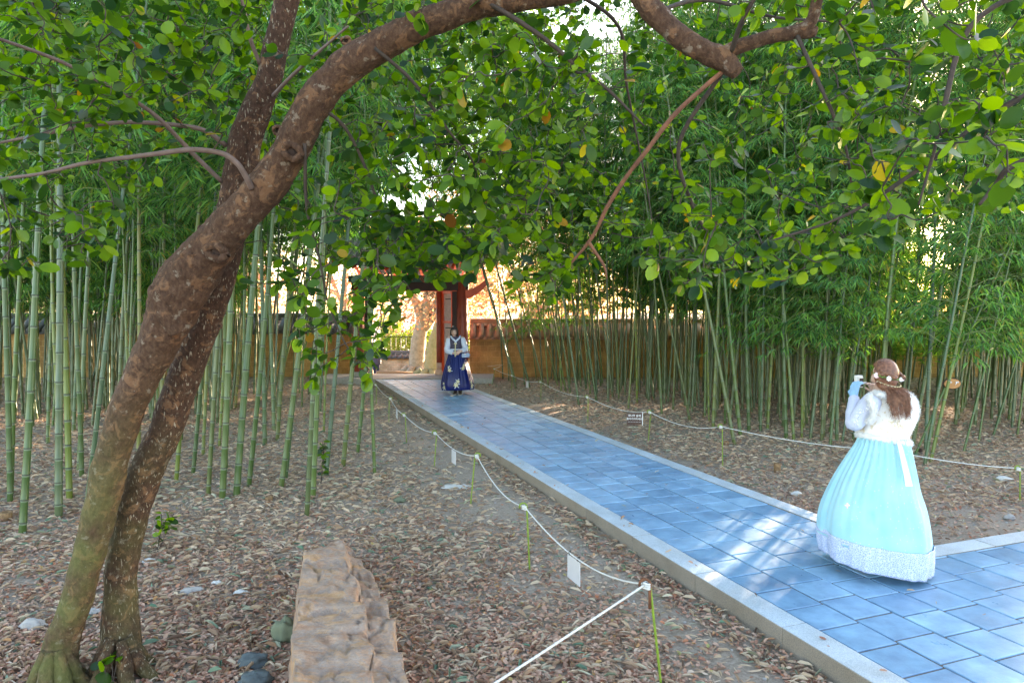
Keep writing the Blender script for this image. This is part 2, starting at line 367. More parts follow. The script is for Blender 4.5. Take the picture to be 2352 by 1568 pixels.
# ground sheet (dense near, coarse far)
def axis(a, b, fine0, fine1, df, dc):
    out = list(np.arange(fine0, fine1, df)); x = fine0; st = df
    left = []
    while x > a: st = min(st * 1.5, dc); x -= st; left.append(x)
    x = out[-1]; st = df; right = []
    while x < b: st = min(st * 1.5, dc); x += st; right.append(x)
    return left[::-1] + out + right
XS = axis(-900, 900, -9, 11, .12, 120); YS = axis(-300, 1500, .5, 25.5, .12, 120)
V = [(x, y, gz(x, y)) for y in YS for x in XS]; nx = len(XS)
I = np.arange((len(YS) - 1) * (nx - 1)); jy = I // (nx - 1); jx = I % (nx - 1); b0 = jy * nx + jx
ground = link("ground", mesh_np("ground", V, [np.stack([b0, b0 + 1, b0 + nx + 1, b0 + nx], 1)], [M['earth']])); tag(ground, "bare brown earth of the garden floor", None, None, "structure")

# paving: individual tiles over a mortar bed, one sheet of paving
rnd = random.Random(5)
tl = MB(); KW = .195; cols = 5; cw = (PW - 2 * KW) / cols; tlz = .30
def tile(s0, s1, v0, v1):
    g = .0085; h = ZP - .004 + rnd.uniform(-.002, .002); b = .004
    tilt = [rnd.uniform(-.0012, .0012) for _ in range(4)]
    q = [(s0 + g, v0 + g), (s1 - g, v0 + g), (s1 - g, v1 - g), (s0 + g, v1 - g)]
    q2 = [(s0 + g + b, v0 + g + b), (s1 - g - b, v0 + g + b), (s1 - g - b, v1 - g - b), (s0 + g + b, v1 - g - b)]
    Vv = [PP(a, c_, ZP - .05) for a, c_ in q] + [PP(a, c_, h - .004 + t) for (a, c_), t in zip(q, tilt)] + [PP(a, c_, h + t) for (a, c_), t in zip(q2, tilt)]
    Fs = [(3 - 0, 0, 4, 7)[::1]]
    Fs = [(0, 4, 5, 1), (1, 5, 6, 2), (2, 6, 7, 3), (3, 7, 4, 0), (4, 8, 9, 5), (5, 9, 10, 6), (6, 10, 11, 7), (7, 11, 8, 4), (8, 11, 10, 9)]
    tl.add(Vv, [tuple(reversed(f)) for f in Fs])
S0 = -6.0
for c_ in range(cols):
    off = rnd.uniform(-.03, .03); s = S0 + off; v0 = KW + c_ * cw
    while s < S_END:
        s1 = s + tlz + rnd.uniform(-.006, .006)
        if rnd.random() < .05: s1 += rnd.uniform(-.05, .05)
        tile(s, min(s1, S_END), v0 + rnd.uniform(-.002, .002), v0 + cw + rnd.uniform(-.002, .002)); s = s1
c_ = cols
while c_ < 26:      # the paved branch to the right
    v0 = KW + c_ * cw; s = S_CORNER - KW; off = rnd.uniform(-.04, .04)
    s -= off if off > 0 else 0
    tile(s, S_CORNER - KW, v0, v0 + cw) if off > .01 else None
    while s > S0:
        s1 = s - tlz + rnd.uniform(-.006, .006); tile(s1, s, v0 + rnd.uniform(-.002, .002), v0 + cw + rnd.uniform(-.002, .002)); s = s1
    c_ += 1
path = tl.build("path", M['tile'], None, False); tag(path, "grey brick paving of the raised path, tinted with sky blue", None, None, "structure")
bed = MB()
def slab(mb, s0, s1, v0, v1, z0, z1):
    c4 = [(s0, v0), (s1, v0), (s1, v1), (s0, v1)]; Vv = [PP(a, b, z0) for a, b in c4] + [PP(a, b, z1) for a, b in c4]
    mb.add(Vv, [tuple(reversed(f)) for f in [(0, 4, 5, 1), (1, 5, 6, 2), (2, 6, 7, 3), (3, 7, 4, 0), (4, 7, 6, 5), (0, 1, 2, 3)]])
slab(bed, S0, S_END, KW - .02, PW - KW + .02, -.1, ZP - .013)
slab(bed, S0, S_CORNER - KW + .02, PW - KW + .02, 9.5, -.1, ZP - .013)
tag(bed.build("path_bed", M['mortar'], None, False), "sandy mortar bed showing in the paving joints", None, None, "structure")
kb = MB(); s = S0
k0 = path_sv(*G(1453, 1231, ZP).xy)[0]; s = k0 - .93 * 20
while s < S_END:
    s1 = min(s + .93, S_END); dz = rnd.uniform(-.002, .002)
    if s1 > S0 - .5: slab(kb, s + .002, s1 - .002, 0 + rnd.uniform(-.002, .002), KW - .003, -.12, ZP + dz)
    if s1 > S_CORNER: slab(kb, max(s, S_CORNER) + .002, s1 - .002, PW - KW + .003, PW, -.12, ZP + dz)
    s = s1
v = PW - KW
while v < 9.4:
    slab(kb, S_CORNER - KW + .003, S_CORNER, v + .002, v + .928, -.12, ZP + rnd.uniform(-.002, .002)); v += .93
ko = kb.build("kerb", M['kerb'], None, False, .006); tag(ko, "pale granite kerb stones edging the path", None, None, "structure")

# ------------------------------------------------------------------ leaf litter (stuff)
rs = np.random.RandomState(11)
def on_paving(x, y, m=.0):
    s, v = path_sv(x, y)
    return (-m < v < PW + m and s < S_END) or (v > 0 and s < S_CORNER + m)
def litter_points(n, thin):
    out = []; tries = 0
    while len(out) < n and tries < n * 14:
        tries += 1
        y = 2.2 + (21.6 - 2.2) * rs.rand() ** 1.9; x = (rs.rand() * 2 - 1) * (y * .80 + .8)
        if on_paving(x, y, .02): continue
        if y > 19.9 and -5.9 < x < -.4: continue
        s, v = path_sv(x, y); dl = -v; dr = v - PW
        n1 = mnoise.noise(Vector((x * .9, y * .9, 5.))) ; n2 = mnoise.noise(Vector((x * 3.1, y * 3.1, 2.)))
        d = 1.0
        if 0 < dl < 3: d = .95 if dl < .30 + .08 * n2 else (.16 + .5 * sm(.35, 1.15, dl + .45 * n1) * .9 + .3 * sm(1.2, 1.9, dl))
        if dr > 0 and s > S_CORNER: d = .22 + .78 * sm(.15, 1.0, dr + .4 * n1)
        if v > 0 and S_CORNER < s < S_CORNER + 1.1: d = min(d, .15 + .85 * sm(.35, 1.1, (s - S_CORNER) + .4 * n1))
        d *= .80 + .45 * n1 + .35 * n2
        zone = sm(8.0, 5.0, y + n1 * 1.2) if x < 1.5 else sm(10.5, 6.5, y)
        d *= (.42 + .7 * (1 - zone)) if thin else (.12 + .95 * zone if x < 2 or y < 9 else .38)
        if x < -.5 and y < 3.9 and thin: d *= .4
        if rs.rand() < d: out.append((x, y, gz(x, y)))
    for _ in range(45):
        y = rs.uniform(3.5, 19); v = rs.uniform(.05, PW - .05) if rs.rand() < .5 else rs.uniform(.02, .18); q = PP((y - PO.y) / PU.y, v); out.append((q.x, q.y, ZP - .001))
    return np.array(out)
def litter(name, n, thin, mat, label):
    P = litter_points(n, thin); N = len(P)
    if thin: L = rs.uniform(.045, .11, N); Wd = L * rs.uniform(.09, .16, N)
    else: L = rs.uniform(.020, .052, N); Wd = L * rs.uniform(.36, .58, N)
    a = rs.uniform(0, 2 * np.pi, N); pit = rs.normal(0, .16 if thin else .26, N); rol = rs.normal(0, .3, N)
    d = np.stack([np.cos(a) * np.cos(pit), np.sin(a) * np.cos(pit), np.sin(pit)], 1)
    sd = np.stack([-np.sin(a), np.cos(a), np.tan(rol) * .8], 1); sd /= np.linalg.norm(sd, axis=1)[:, None]
    up = np.cross(d, sd); up /= np.linalg.norm(up, axis=1)[:, None]; cu = rs.uniform(-.12, .30, N)[:, None]
    P = P + np.array([0, 0, 1]) * (rs.uniform(.004, .020, N)[:, None] + np.abs(np.sin(pit))[:, None] * L[:, None] * .45)
    L = L[:, None]; Wd = Wd[:, None]
    pts = [(-.5, 0, 0), (-.22, .85, 1), (.2, .95, 1), (.5, 0, .4), (.2, -.95, 1), (-.22, -.85, 1)]
    VV = np.stack([P + d * L * u + sd * Wd * w * .5 * 1.2 + up * cu * L * c for (u, w, c) in pts], 1).reshape(-1, 3)
    i = np.arange(N)[:, None] * 6
    me = mesh_np(name, VV, [np.concatenate([i + 0, i + 3, i + 2, i + 1], 1), np.concatenate([i + 0, i + 5, i + 4, i + 3], 1)], [mat], False)
    tag(link(name, me), label, "leaf litter", None, "stuff")
litter("fallen_leaves", 90000, False, M['litter'], "pinkish brown fallen broad leaves strewn over the earth")
litter("bamboo_leaf_litter", 120000, True, M['litter_thin'], "pale tan slender bamboo leaves littering the grove floor")
# gravel
gv = MB(); r2 = random.Random(3)
for _ in range(900):
    y = 2.4 + 8 * r2.random() ** 1.5; x = r2.uniform(-.8, .8) * y
    if on_paving(x, y, .03): continue
    q = r2.uniform(.006, .016); gv.ell((x, y, gz(x, y) + q * .3), (q, q * r2.uniform(.6, 1), q * .6), 6, 4)
tag(gv.build("gravel", M['stone_pale'], None, True), "small grey pebbles scattered on the bare earth", None, None, "stuff")
#PART2
# ------------------------------------------------------------------ garden wall with tiled cap
def tiled_wall(name, x0, x1, yf, ztop, mat, tile_mat, label, cat="wall", z0=-.3, th=.5, pitch=.25, rroll=.082, zw=None):
    e = empty(name, ((x0 + x1) / 2, yf + th / 2, z0 + .3), label, cat); o = Vector(e.location)
    zw = ztop - .68 if zw is None else zw
    b = MB(); b.box(Vector(((x0 + x1) / 2, yf + th / 2, (z0 + zw) / 2)) - o, (x1 - x0, th, zw - z0)); b.build("masonry", mat, e, False)
    b = MB(); b.box(Vector(((x0 + x1) / 2, yf + th / 2, zw + .045)) - o, (x1 - x0 - .004, th + .10, .086)); b.build("eave_band", M['plaster'], e, False)
    t = MB(); r = random.Random(int(abs(x0) * 10)); xc = (x0 + x1) / 2
    for sy in (-1, 1):           # sloping bed, round cover tiles and pan tiles
        ye = yf + th / 2 + sy * (th / 2 + .20); ym = yf + th / 2 + sy * .07; za = zw + .11; zb = ztop - .17
        V = [(x0, ye, za), (x1, ye, za), (x1, ym, zb), (x0, ym, zb), (x0, ye, za - .03), (x1, ye, za - .03), (x1, ym, zb - .03), (x0, ym, zb - .03)]
        t.add([Vector(v) - o for v in V], [(0, 1, 2, 3), (4, 7, 6, 5), (0, 4, 5, 1), (1, 5, 6, 2), (2, 6, 7, 3), (3, 7, 4, 0)])
        x = x0 + pitch / 2
        while x < x1 - .05:
            j = r.uniform(-.012, .012); p0 = Vector((x + j, ye - sy * -.09, za + .055)) - o; p1 = Vector((x + j * .5, ym, zb + .03)) - o
            t.tube([p0, p0.lerp(p1, .5) + Vector((0, 0, -.008)), p1], rroll, 10)
            # hanging crescent of the pan tile between two covers
            q = Vector((x + pitch / 2, ye + sy * .035, za - .0)) - o
            pts = []
            for k in range(7):
                a = math.pi * k / 6; pts.append(q + Vector((-math.cos(a) * (pitch / 2 - .03), 0, -math.sin(a) * .055)))
            pts2 = [p + Vector((0, -sy * .02, 0)) for p in pts]
            top = [q + Vector(((k / 3 - 1) * (pitch / 2 - .03), 0, .03)) for k in range(7)]; top2 = [p + Vector((0, -sy * .02, 0)) for p in top]
            VV = pts + pts2 + top + top2; Fs = []
            for k in range(6): Fs += [(k, k + 1, 14 + k + 1, 14 + k), (7 + k + 1, 7 + k, 21 + k, 21 + k + 1), (k + 1, k, 7 + k, 7 + k + 1)]
            t.add(VV, Fs)
            x += pitch
    t.build("eave_tiles", tile_mat, e, True)
    t = MB(); zt = ztop
    for k in range(4):           # stacked ridge tiles
        t.box(Vector((xc, yf + th / 2, zt - .17 + k * .037)) - o, (x1 - x0 + .006 * k, .30 - .022 * k, .030))
    pts = [Vector((x0 + (x1 - x0) * k / 40, yf + th / 2, zt - .02 + .006 * math.sin(k * 2.1))) - o for k in range(41)]
    t.tube(pts, .07, 10); t.build("ridge", tile_mat, e, False)
    return e
yw = 22.0
tiled_wall("garden_wall", -1.36, 19, yw, 1.84, M['wallr'], M['rooftile'], "block wall in warm-lit ochre, with round clay cap tiles right of the gate")
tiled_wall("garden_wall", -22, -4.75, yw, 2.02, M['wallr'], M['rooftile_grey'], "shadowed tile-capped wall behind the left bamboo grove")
tiled_wall("boundary_wall", -24, 16, 38.5, -.15, M['wallf'], M['rooftile_grey'], "low pale sunlit brick wall with grey tiles seen through the gate", z0=-1.4, zw=-.62, pitch=.32, rroll=.075, th=.4)

# ------------------------------------------------------------------ gate
GX0, GX1, GY = -4.62, -1.50, 20.6
e = empty("palace_gate", ((GX0 + GX1) / 2, 21.6, 0), "red wooden tile-roofed gate standing at the far end of the path", "gate"); O = Vector(e.location)
b = MB(); b.box(Vector((-3.18, 20.7, .01)) - O, (5.25, 1.6, .30)); ob = b.build("stone_platform", M['granite'], e, False, .012)
def column(x, y, r, z1, foot, mat=None):
    b = MB(); b.lathe([(r, .52 if foot else .16), (r * 1.01, 1.2), (r * .97, z1)], Vector((x, y, 0)) - O, 24)
    c = b.build("column", mat or M['redpaint'], e)
    f = MB(); f.lathe([(r * 1.55, .155), (r * 1.6, .20), (r * 1.5, .28), (r * 1.2, .315)], Vector((x, y, 0)) - O, 24); f.build("base_stone", M['pinkbase'] if foot else M['granite'], c)
    if foot:
        f = MB(); f.lathe([(r * 1.012, .31), (r * 1.012, .53)], Vector((x, y, 0)) - O, 24); f.build("column_foot", M['pinkbase'], c)
column(GX1, GY, .175, 3.0, False); column(GX0, GY, .175, 3.0, False)
column(-2.27, 21.25, .085, 2.74, True); column(-4.45, 21.25, .085, 2.74, True)
b = MB(); b.box(Vector((-1.72, 20.60, 1.48)) - O, (.16, .12, 2.54)); b.box(Vector((-4.40, 20.72, 1.48)) - O, (.10, .12, 2.54)); b.build("jamb_board", M['darkwood'], e, False)
# open door leaf on the right: red frame, weathered planks, iron straps
p0 = Vector((-2.17, 21.25, 0)); p1 = Vector((-1.80, 20.72, 0)); dv = (p1 - p0).normalized(); L = (p1 - p0).length
rot = Matrix(((dv.x, -dv.y, 0), (dv.y, dv.x, 0), (0, 0, 1)))
b = MB()
for f, w in ((.12, .24),): b.box(p0 + dv * L * f + Vector((0, 0, 1.5)) - O, (L * w, .07, 2.5), rot)
b.box(p0 + dv * L * .96 + Vector((0, 0, 1.5)) - O, (L * .05, .07, 2.5), rot)
for z in (.32, 1.05, 1.8, 2.70): b.box(p0 + dv * L * .5 + Vector((0, 0, z)) - O, (L * .9, .085, .07), rot)
dl = b.build("door_leaf", M['redbright'], e, False)
b = MB()
for k in range(4): b.box(p0 + dv * L * (.33 + k * .17) + Vector((0, 0, 1.5)) - O, (L * .165, .045, 2.42), rot)
b.build("planking", M['plank'], dl, False, .004)
b = MB()
for z in (.85, 1.62, 2.5): b.box(p0 + dv * L * .72 + Vector((0, 0, z)) - O + Vector((-.045, -.01, 0)), (L * .5, .012, .03), rot)
b.build("iron_strap", M['iron'], dl, False)
b = MB(); b.box(Vector((-3.06, GY, 2.87)) - O, (3.5, .26, .25)); b.build("lintel_beam", M['darkwood'], e, False, .01)
b = MB(); b.box(Vector((-3.06, GY - .02, 2.735)) - O, (2.8, .20, .022)); b.build("lintel_trim", M['redbright'], e, False)
b = MB(); b.box(Vector((-3.06, GY, 3.10)) - O, (3.7, .20, .20)); fr = b.build("painted_frieze", M['greenpaint'], e, False)
b = MB()
for k in range(9):            # red key squares on the green frieze
    x = -4.70 + k * .41; y = GY - .108; c = Vector((x, y, 3.10)) - O; q = Matrix.Rotation(R(45), 3, 'Y')
    for a in (.075, .035):
        for sx, sz_, w, h in ((0, a, 2 * a, .014), (0, -a, 2 * a, .014), (a, 0, .014, 2 * a), (-a, 0, .014, 2 * a)): b.box(c + q @ Vector((sx, 0, sz_)), (w, .012, h), q)
b.build("key_pattern", M['redbright'], fr, False)
b = MB()
for k in range(19):
    x = -5.2 + k * .235; b.tube([Vector((x, 19.35, 3.30 + .018 * abs(k - 9) ** 1.4 * .3)) - O, Vector((x, GY + .9, 3.95)) - O], .045, 8)
    b.tube([Vector((x, 23.8, 3.30)) - O, Vector((x, GY + .9, 3.95)) - O], .045, 8)
b.build("rafter", M['redbright'], e)
rf = MB(); n = 26
for sy, y0 in ((-1, 19.15), (1, 24.05)):
    V = []; Fs = []
    for i in range(n + 1):
        x = -5.45 + 4.65 * i / n; lift = .38 * abs(2 * i / n - 1) ** 2.6
        for j in range(7):
            t = j / 6; y = y0 + (21.55 - y0) * t; z = 3.42 + lift + (1.15 - lift * .4) * (t ** 1.35); V.append(Vector((x, y, z)) - O)
    m0 = len(V); V += [v + Vector((0, 0, -.07)) for v in V]
    for i in range(n):
        for j in range(6):
            a = i * 7 + j; Fs += [(a, a + 7, a + 8, a + 1), (m0 + a, m0 + a + 1, m0 + a + 8, m0 + a + 7)]
    for i in range(n): a = i * 7; Fs.append((a, m0 + a, m0 + a + 7, a + 7))
    for j in range(6): Fs += [(j, j + 1, m0 + j + 1, m0 + j), (n * 7 + j + 1, n * 7 + j, m0 + n * 7 + j, m0 + n * 7 + j + 1)]
    rf.add(V, Fs)
    for i in range(n + 1):
        if i % 1 == 0:
            pts = [V[i * 7 + j] + Vector((0, 0, .03)) for j in range(7)]; pts[0] = pts[0] + Vector((0, sy * .06, 0)); rf.tube(pts, .055, 8)
ro = rf.build("roof", M['rooftile_grey'], e)
b = MB()
for k in range(4): b.box(Vector((-3.12, 21.55, 4.56 + k * .05)) - O, (4.6, .34 - .02 * k, .042))
b.build("roof_ridge", M['rooftile_grey'], ro, False)
for xx, sgn in ((-1.05, 1),):       # curved orange end boards under the verge
    b = MB(); V = []; Fs = []
    for i in range(9):
        t = i / 8; x = xx - sgn * .34 + sgn * .62 * t; zl = 2.50 + .38 * t ** 1.7; zu = zl + .26 - .05 * t
        for y in (20.38, 20.50): V += [Vector((x, y, zl)) - O, Vector((x, y, zu)) - O]
    for i in range(8):
        a = i * 4; Fs += [(a, a + 4, a + 5, a + 1), (a + 2, a + 3, a + 7, a + 6), (a, a + 2, a + 6, a + 4), (a + 1, a + 5, a + 7, a + 3)]
    Fs += [(0, 1, 3, 2), (32, 34, 35, 33)]; b.add(V, Fs); b.build("end_bracket", M['redbright'], e, False)
# scrollwork in the opening's upper corner
b = MB()
for c0, rr in ((Vector((-2.47, 21.25, 2.62)), .085), (Vector((-2.64, 21.25, 2.68)), .055)):
    b.tube([c0 - O + Vector((math.cos(a * .5) * rr * (1 - a / 22), 0, math.sin(a * .5) * rr * (1 - a / 22))) for a in range(20)], .012, 6)
b.build("scroll_bracket", M['darkwood'], e)

# ------------------------------------------------------------------ trees beyond the wall
def leaf_cloud(name, centers, rad, n, size, mat, seed, asp=.75, flat=.75):
    r = np.random.RandomState(seed); C = np.array(centers, float); rad = np.array(rad, float)
    k = r.choice(len(C), n, p=rad ** 2 / np.sum(rad ** 2)); d = r.normal(size=(n, 3)); d /= np.linalg.norm(d, axis=1)[:, None]
    P = C[k] + d * (rad[k] * r.uniform(.35, 1.05, n) ** .6)[:, None] * np.array([1, 1, flat])
    a = r.normal(size=(n, 3)); a /= np.linalg.norm(a, axis=1)[:, None]; b = np.cross(a, r.normal(size=(n, 3))); b /= np.linalg.norm(b, axis=1)[:, None]
    L = (size * r.uniform(.6, 1.3, n))[:, None]; nn = np.cross(a, b)
    V = np.stack([P - a * L * .5, P + b * L * asp * .5 + nn * L * .12, P + a * L * .5, P - b * L * asp * .5 + nn * L * .12], 1).reshape(-1, 3)
    i = np.arange(n)[:, None] * 4
    return mesh_np(name, V, [np.concatenate([i, i + 1, i + 2], 1), np.concatenate([i, i + 2, i + 3], 1)], [mat], False)
def back_tree(name, base, h, r0, leafm, barkm, label, seed, crown=True, n=9000, lean=(0, 0), zlow=.35, csize=.16, spread=2.6, group=None, cat="tree"):
    e = empty(name, base, label, cat, group); r = random.Random(seed); b = MB()
    wob = lambda p: .10 * mnoise.noise(p * 3.0) + .08 * mnoise.noise(p * 9)
    tp = [Vector((0, 0, -.2)), Vector((lean[0] * .1, lean[1] * .1, .3)), Vector((lean[0] * .35, 0, h * .22)), Vector((lean[0], lean[1], h * .42))]
    P = catmull(tp, 6); b.tube(P, [r0 * (1.9 if i == 0 else 1 + .75 * math.exp(-i * .55)) * (1 - .35 * i / len(P)) for i in range(len(P))], 16, wob=wob)
    for k in range(6):     # buttress roots
        a = k * 1.05 + r.uniform(-.3, .3); b.tube(catmull([(math.cos(a) * r0 * .8, math.sin(a) * r0 * .8, .35), (math.cos(a) * r0 * 1.7, math.sin(a) * r0 * 1.7, .08), (math.cos(a) * r0 * 2.9, math.sin(a) * r0 * 2.9, -.06)], 4), [r0 * .4] * 4 + [r0 * .25] * 4 + [r0 * .1], 8)
    cen = []; rad = []
    for k in range(9):
        a = 2.4 * k + r.uniform(-.4, .4); z = h * r.uniform(.5, 1.0); q = spread * r.uniform(.5, 1.0); s = tp[3] + Vector((0, 0, -h * r.uniform(0, .12)))
        en = Vector((tp[3].x + math.cos(a) * q, tp[3].y + math.sin(a) * q, z)); mid = s.lerp(en, .45) + Vector((0, 0, h * .04))
        L = catmull([s, mid, en], 5); b.tube(L, [r0 * .5 * (1 - .85 * i / len(L)) for i in range(len(L))], 8)
        for j in range(3):
            e2 = en + Vector((r.uniform(-1, 1), r.uniform(-1, 1), r.uniform(-1.2, .8))) * spread * .5; b.tube(catmull([mid.lerp(en, .5), (mid + e2) / 2 + Vector((0, 0, .2)), e2], 3), [r0 * .13 * (1 - .12 * i) for i in range(7)], 5)
            cen.append(e2); rad.append(spread * r.uniform(.28, .5))
        cen.append(en); rad.append(spread * r.uniform(.35, .6))
    b.build("trunk", barkm, e)
    if crown: link("crown", leaf_cloud(name + "_crown", cen, rad, n, csize, leafm, seed), e)
    return e
gb = -1.3
cy_ = link('pale_court_sheet', mesh_np('pale_court_sheet', [(-60, 24.6, -1.27), (60, 24.6, -1.27), (60, 90, -1.27), (-60, 90, -1.27)], [np.array([[0, 1, 2, 3]])], [simple('sunlit_pale_ground', (.55, .47, .38), (.45, .38, .30), .95, 2, .3, bscale=30)])); tag(cy_, 'court beyond the gate, coloured pale as if sunlit', None, None, 'structure')  # sheet added and coloured pale so the far ground looks sunlit
back_tree("plane_tree", (-5.25, 37.0, gb), 8, .50, M['maple'], M['paletrunk'], "grey forked trunk of an orange-leaved tree framed in the gate opening", 2, n=8500, lean=(.5, 0), spread=3.4, csize=.17)
back_tree("old_tree", (-4.15, 34.8, gb), 9, .55, M['maple'], M['mosstrunk'], "mossy thick leaning trunk beside the gate post with spreading roots", 3, n=7000, lean=(1.0, 0), spread=3.6, csize=.17)
spots = [(-10, 41, 9, "orange autumn tree beyond the far wall, behind the person in the padded jacket"), (1.2, 35, 7, "orange autumn tree over the wall, just right of the gate roof"),
         (4, 36, 8, "orange autumn tree over the wall behind the middle of the right grove"), (-15, 34, 8, "reddish autumn tree glimpsed over the wall behind the left grove"),
         (9.5, 32, 8, "orange autumn tree glimpsed behind the dense right bamboo stems"), (-20, 40, 9, "far reddish autumn tree at the left end of the wall"), (15, 40, 10, "far orange autumn tree behind the right end of the grove")]
for i, (x, y, h, lb) in enumerate(spots):
    back_tree("maple_tree", (x, y, gb), h, .28, M['maple'], M['paletrunk'], lb, 20 + i, n=4800, spread=3.1, csize=.18, group="autumn trees beyond the garden wall")
for i, (x, y, lb) in enumerate([(-7, 44, "pale green shrub behind the far fence, seen through the gate"), (-12, 46, "pale green shrub behind the far wall, left of the gate opening"), (-2.5, 45, "pale green shrub behind the far wall, right of the old mossy trunk"), (3, 46, "pale green shrub far behind the wall and the right bamboo stems")]):
    e = empty("garden_shrub", (x, y, gb), lb, "shrub", "green shrubs behind the far wall"); r = random.Random(i)
    cs = [(r.uniform(-2, 2), r.uniform(-1, 1), r.uniform(.5, 2.6)) for _ in range(9)]
    link("foliage", leaf_cloud("shrub_foliage", cs, [.9] * 9, 5200, .16, M['fargreen'], 50 + i), e)
    b = MB()
    for c_ in cs: b.tube([(0, 0, -.1), (c_[0] * .4, c_[1] * .4, c_[2] * .5), c_], [.05, .03, .015], 6)
    b.build("stem", M['limb'], e)
e = empty("iron_fence", (-6, 40.5, gb), "thin iron railing above the low far wall", "fence"); b = MB()
for k in range(80): b.tube([(-12 + .3 * k, 0, 0), (-12 + .3 * k, 0, 2.0)], .014, 5)
b.build("railing", M['iron'], e); b = MB()
for z in (.9, 1.9): b.box((0, 0, z), (24, .03, .04))
b.build("rail", M['iron'], e, False)
b = MB(); b.tube([(-6.9, 34.9, gb + .18), (-5.1, 34.6, gb + .16)], .2, 14); lg = b.build("log_seat", M['rawwood'], None, True); tag(lg, "short log lying on the sunlit ground before the far trees", "log")

# ------------------------------------------------------------------ bamboo
def bamboo_meshes(seed, H, r0, zlow, dens, arch, leafL, per):
    r = random.Random(seed); rr = np.random.RandomState(seed); b = MB(); ring = []
    def axis_(z): t = max(0, z / H - .35) / .65; return Vector((arch * H * t ** 2.2 + .02 * math.sin(z * 1.1 + seed), .015 * math.sin(z * .9 + seed * 2), z - .12 * H * arch * t ** 3))
    z = -.08; nodes = []; pts = []; rad = []; kind = []
    il = .20
    while z < H:
        nodes.append(z); f = 1 - .86 * (max(z, 0) / H) ** 1.25; rd = r0 * f
        for dz, m_, k in ((-.018, .975, 0), (-.006, .98, 2), (-.003, 1.08, 1), (.004, 1.08, 1), (.010, 1.0, 0)):
            if z + dz * 1 >= -.2: pts.append(axis_(z + dz * (r0 / .035))); rad.append(max(rd * m_, .004)); kind.append(k)
        il = min(.32, il * 1.06); z += il * r.uniform(.94, 1.06)
    pts.append(axis_(H)); rad.append(.003); kind.append(0); N = 10
    b.tube(pts, rad, N, cap=False); midx = []
    for i in range(len(pts) - 1): midx += [{0: 0, 1: 1, 2: 2}[kind[i + 1] if kind[i + 1] else (1 if kind[i] == 1 and kind[i + 1] == 1 else 0)]] * N
    # faces: kind of the section ending at i+1; bloom sits just under the ring
    culm = mesh_np("culm", b.V, [b.F4], [M['culm'], M['culm_node'], M['culm_bloom']], True, midx)
    # branches and leaves
    tb = MB(); LP = []; LD = []
    for z in nodes:
        if z < zlow: continue
        t = (z - zlow) / (H - zlow); nb = per if z > zlow + .4 else 1
        for _ in range(nb):
            if r.random() > dens: continue
            a = r.uniform(0, 6.283); bl = (1.15 - .6 * t) * r.uniform(.5, 1.1); d = Vector((math.cos(a), math.sin(a), 0)); s = axis_(z)
            P = [s + d * bl * u + Vector((0, 0, bl * (.75 * u - .72 * u * u))) for u in (0, .3, .6, .85, 1.0)]
            tb.tube(P, [.0045, .0035, .0025, .002, .001], 3, cap=False)
            for j in range(8):
                u = .25 + .75 * (j + r.random()) / 8; i0 = min(int(u / .3), 3); q = s + d * bl * u + Vector((0, 0, bl * (.75 * u - .72 * u * u)))
                a2 = a + r.uniform(-1.2, 1.2); sub = Vector((math.cos(a2), math.sin(a2), r.uniform(-.6, .3))) * r.uniform(.05, .22); q2 = q + sub
                for _k in range(r.randint(3, 5)):
                    a3 = a2 + r.uniform(-1.3, 1.3); dd = Vector((math.cos(a3), math.sin(a3), r.uniform(-1.5, -.1))).normalized(); LP.append(q2 + sub * r.uniform(-.4, .2)); LD.append(dd)
    LP = np.array(LP); LD = np.array(LD); n = len(LP); L = (leafL * rr.uniform(.6, 1.25, n))[:, None]; Wd = L * rr.uniform(.10, .14, n)[:, None]
    sd = np.cross(LD, rr.normal(size=(n, 3)) * .5 + np.array([0, 0, 1.])); sd /= np.linalg.norm(sd, axis=1)[:, None]; up = np.cross(sd, LD)
    tip = LP + LD * L + np.array([0, 0, -1.]) * L * .18; mid = LP + LD * L * .38 + up * L * .03
    V = np.stack([LP, mid + sd * Wd * .5 - up * Wd * .18, tip, mid - sd * Wd * .5 - up * Wd * .18], 1).reshape(-1, 3); i = np.arange(n)[:, None] * 4
    fol = mesh_np("foliage", V, [np.concatenate([i, i + 1, i + 2], 1), np.concatenate([i, i + 2, i + 3], 1)], [M['bleaf']], False)
    tw = tb.mesh("twigs", [M['btwig']])
    return culm, fol, tw
KINDS = {}
for i in range(4): KINDS[('L', i)] = bamboo_meshes(100 + i, 9.0 + .4 * i, .043, 3.1, .85, .05 + .05 * i, .19, 3)      # left grove, bare below 3.3 m
for i in range(5): KINDS[('R', i)] = bamboo_meshes(200 + i, 8.8 + .5 * i, .036, 2.8, .95, .04 + .04 * i, .16, 4)       # right grove
for i in range(3): KINDS[('E', i)] = bamboo_meshes(300 + i, 7.0 + .8 * i, .030, 1.15, .92, .08 + .04 * i, .155, 5)       # leafy edge, low branches
for i in range(2): KINDS[('T', i)] = bamboo_meshes(400 + i, 9 + i, .034, 1.9, .92, .06, .16, 5)
for i in range(3): KINDS[('G', i)] = bamboo_meshes(500 + i, 8.6 + .6 * i, .032, 3.0, .97, .16 + .07 * i, .17, 8)
bam_rnd = random.Random(77); NB = [0]
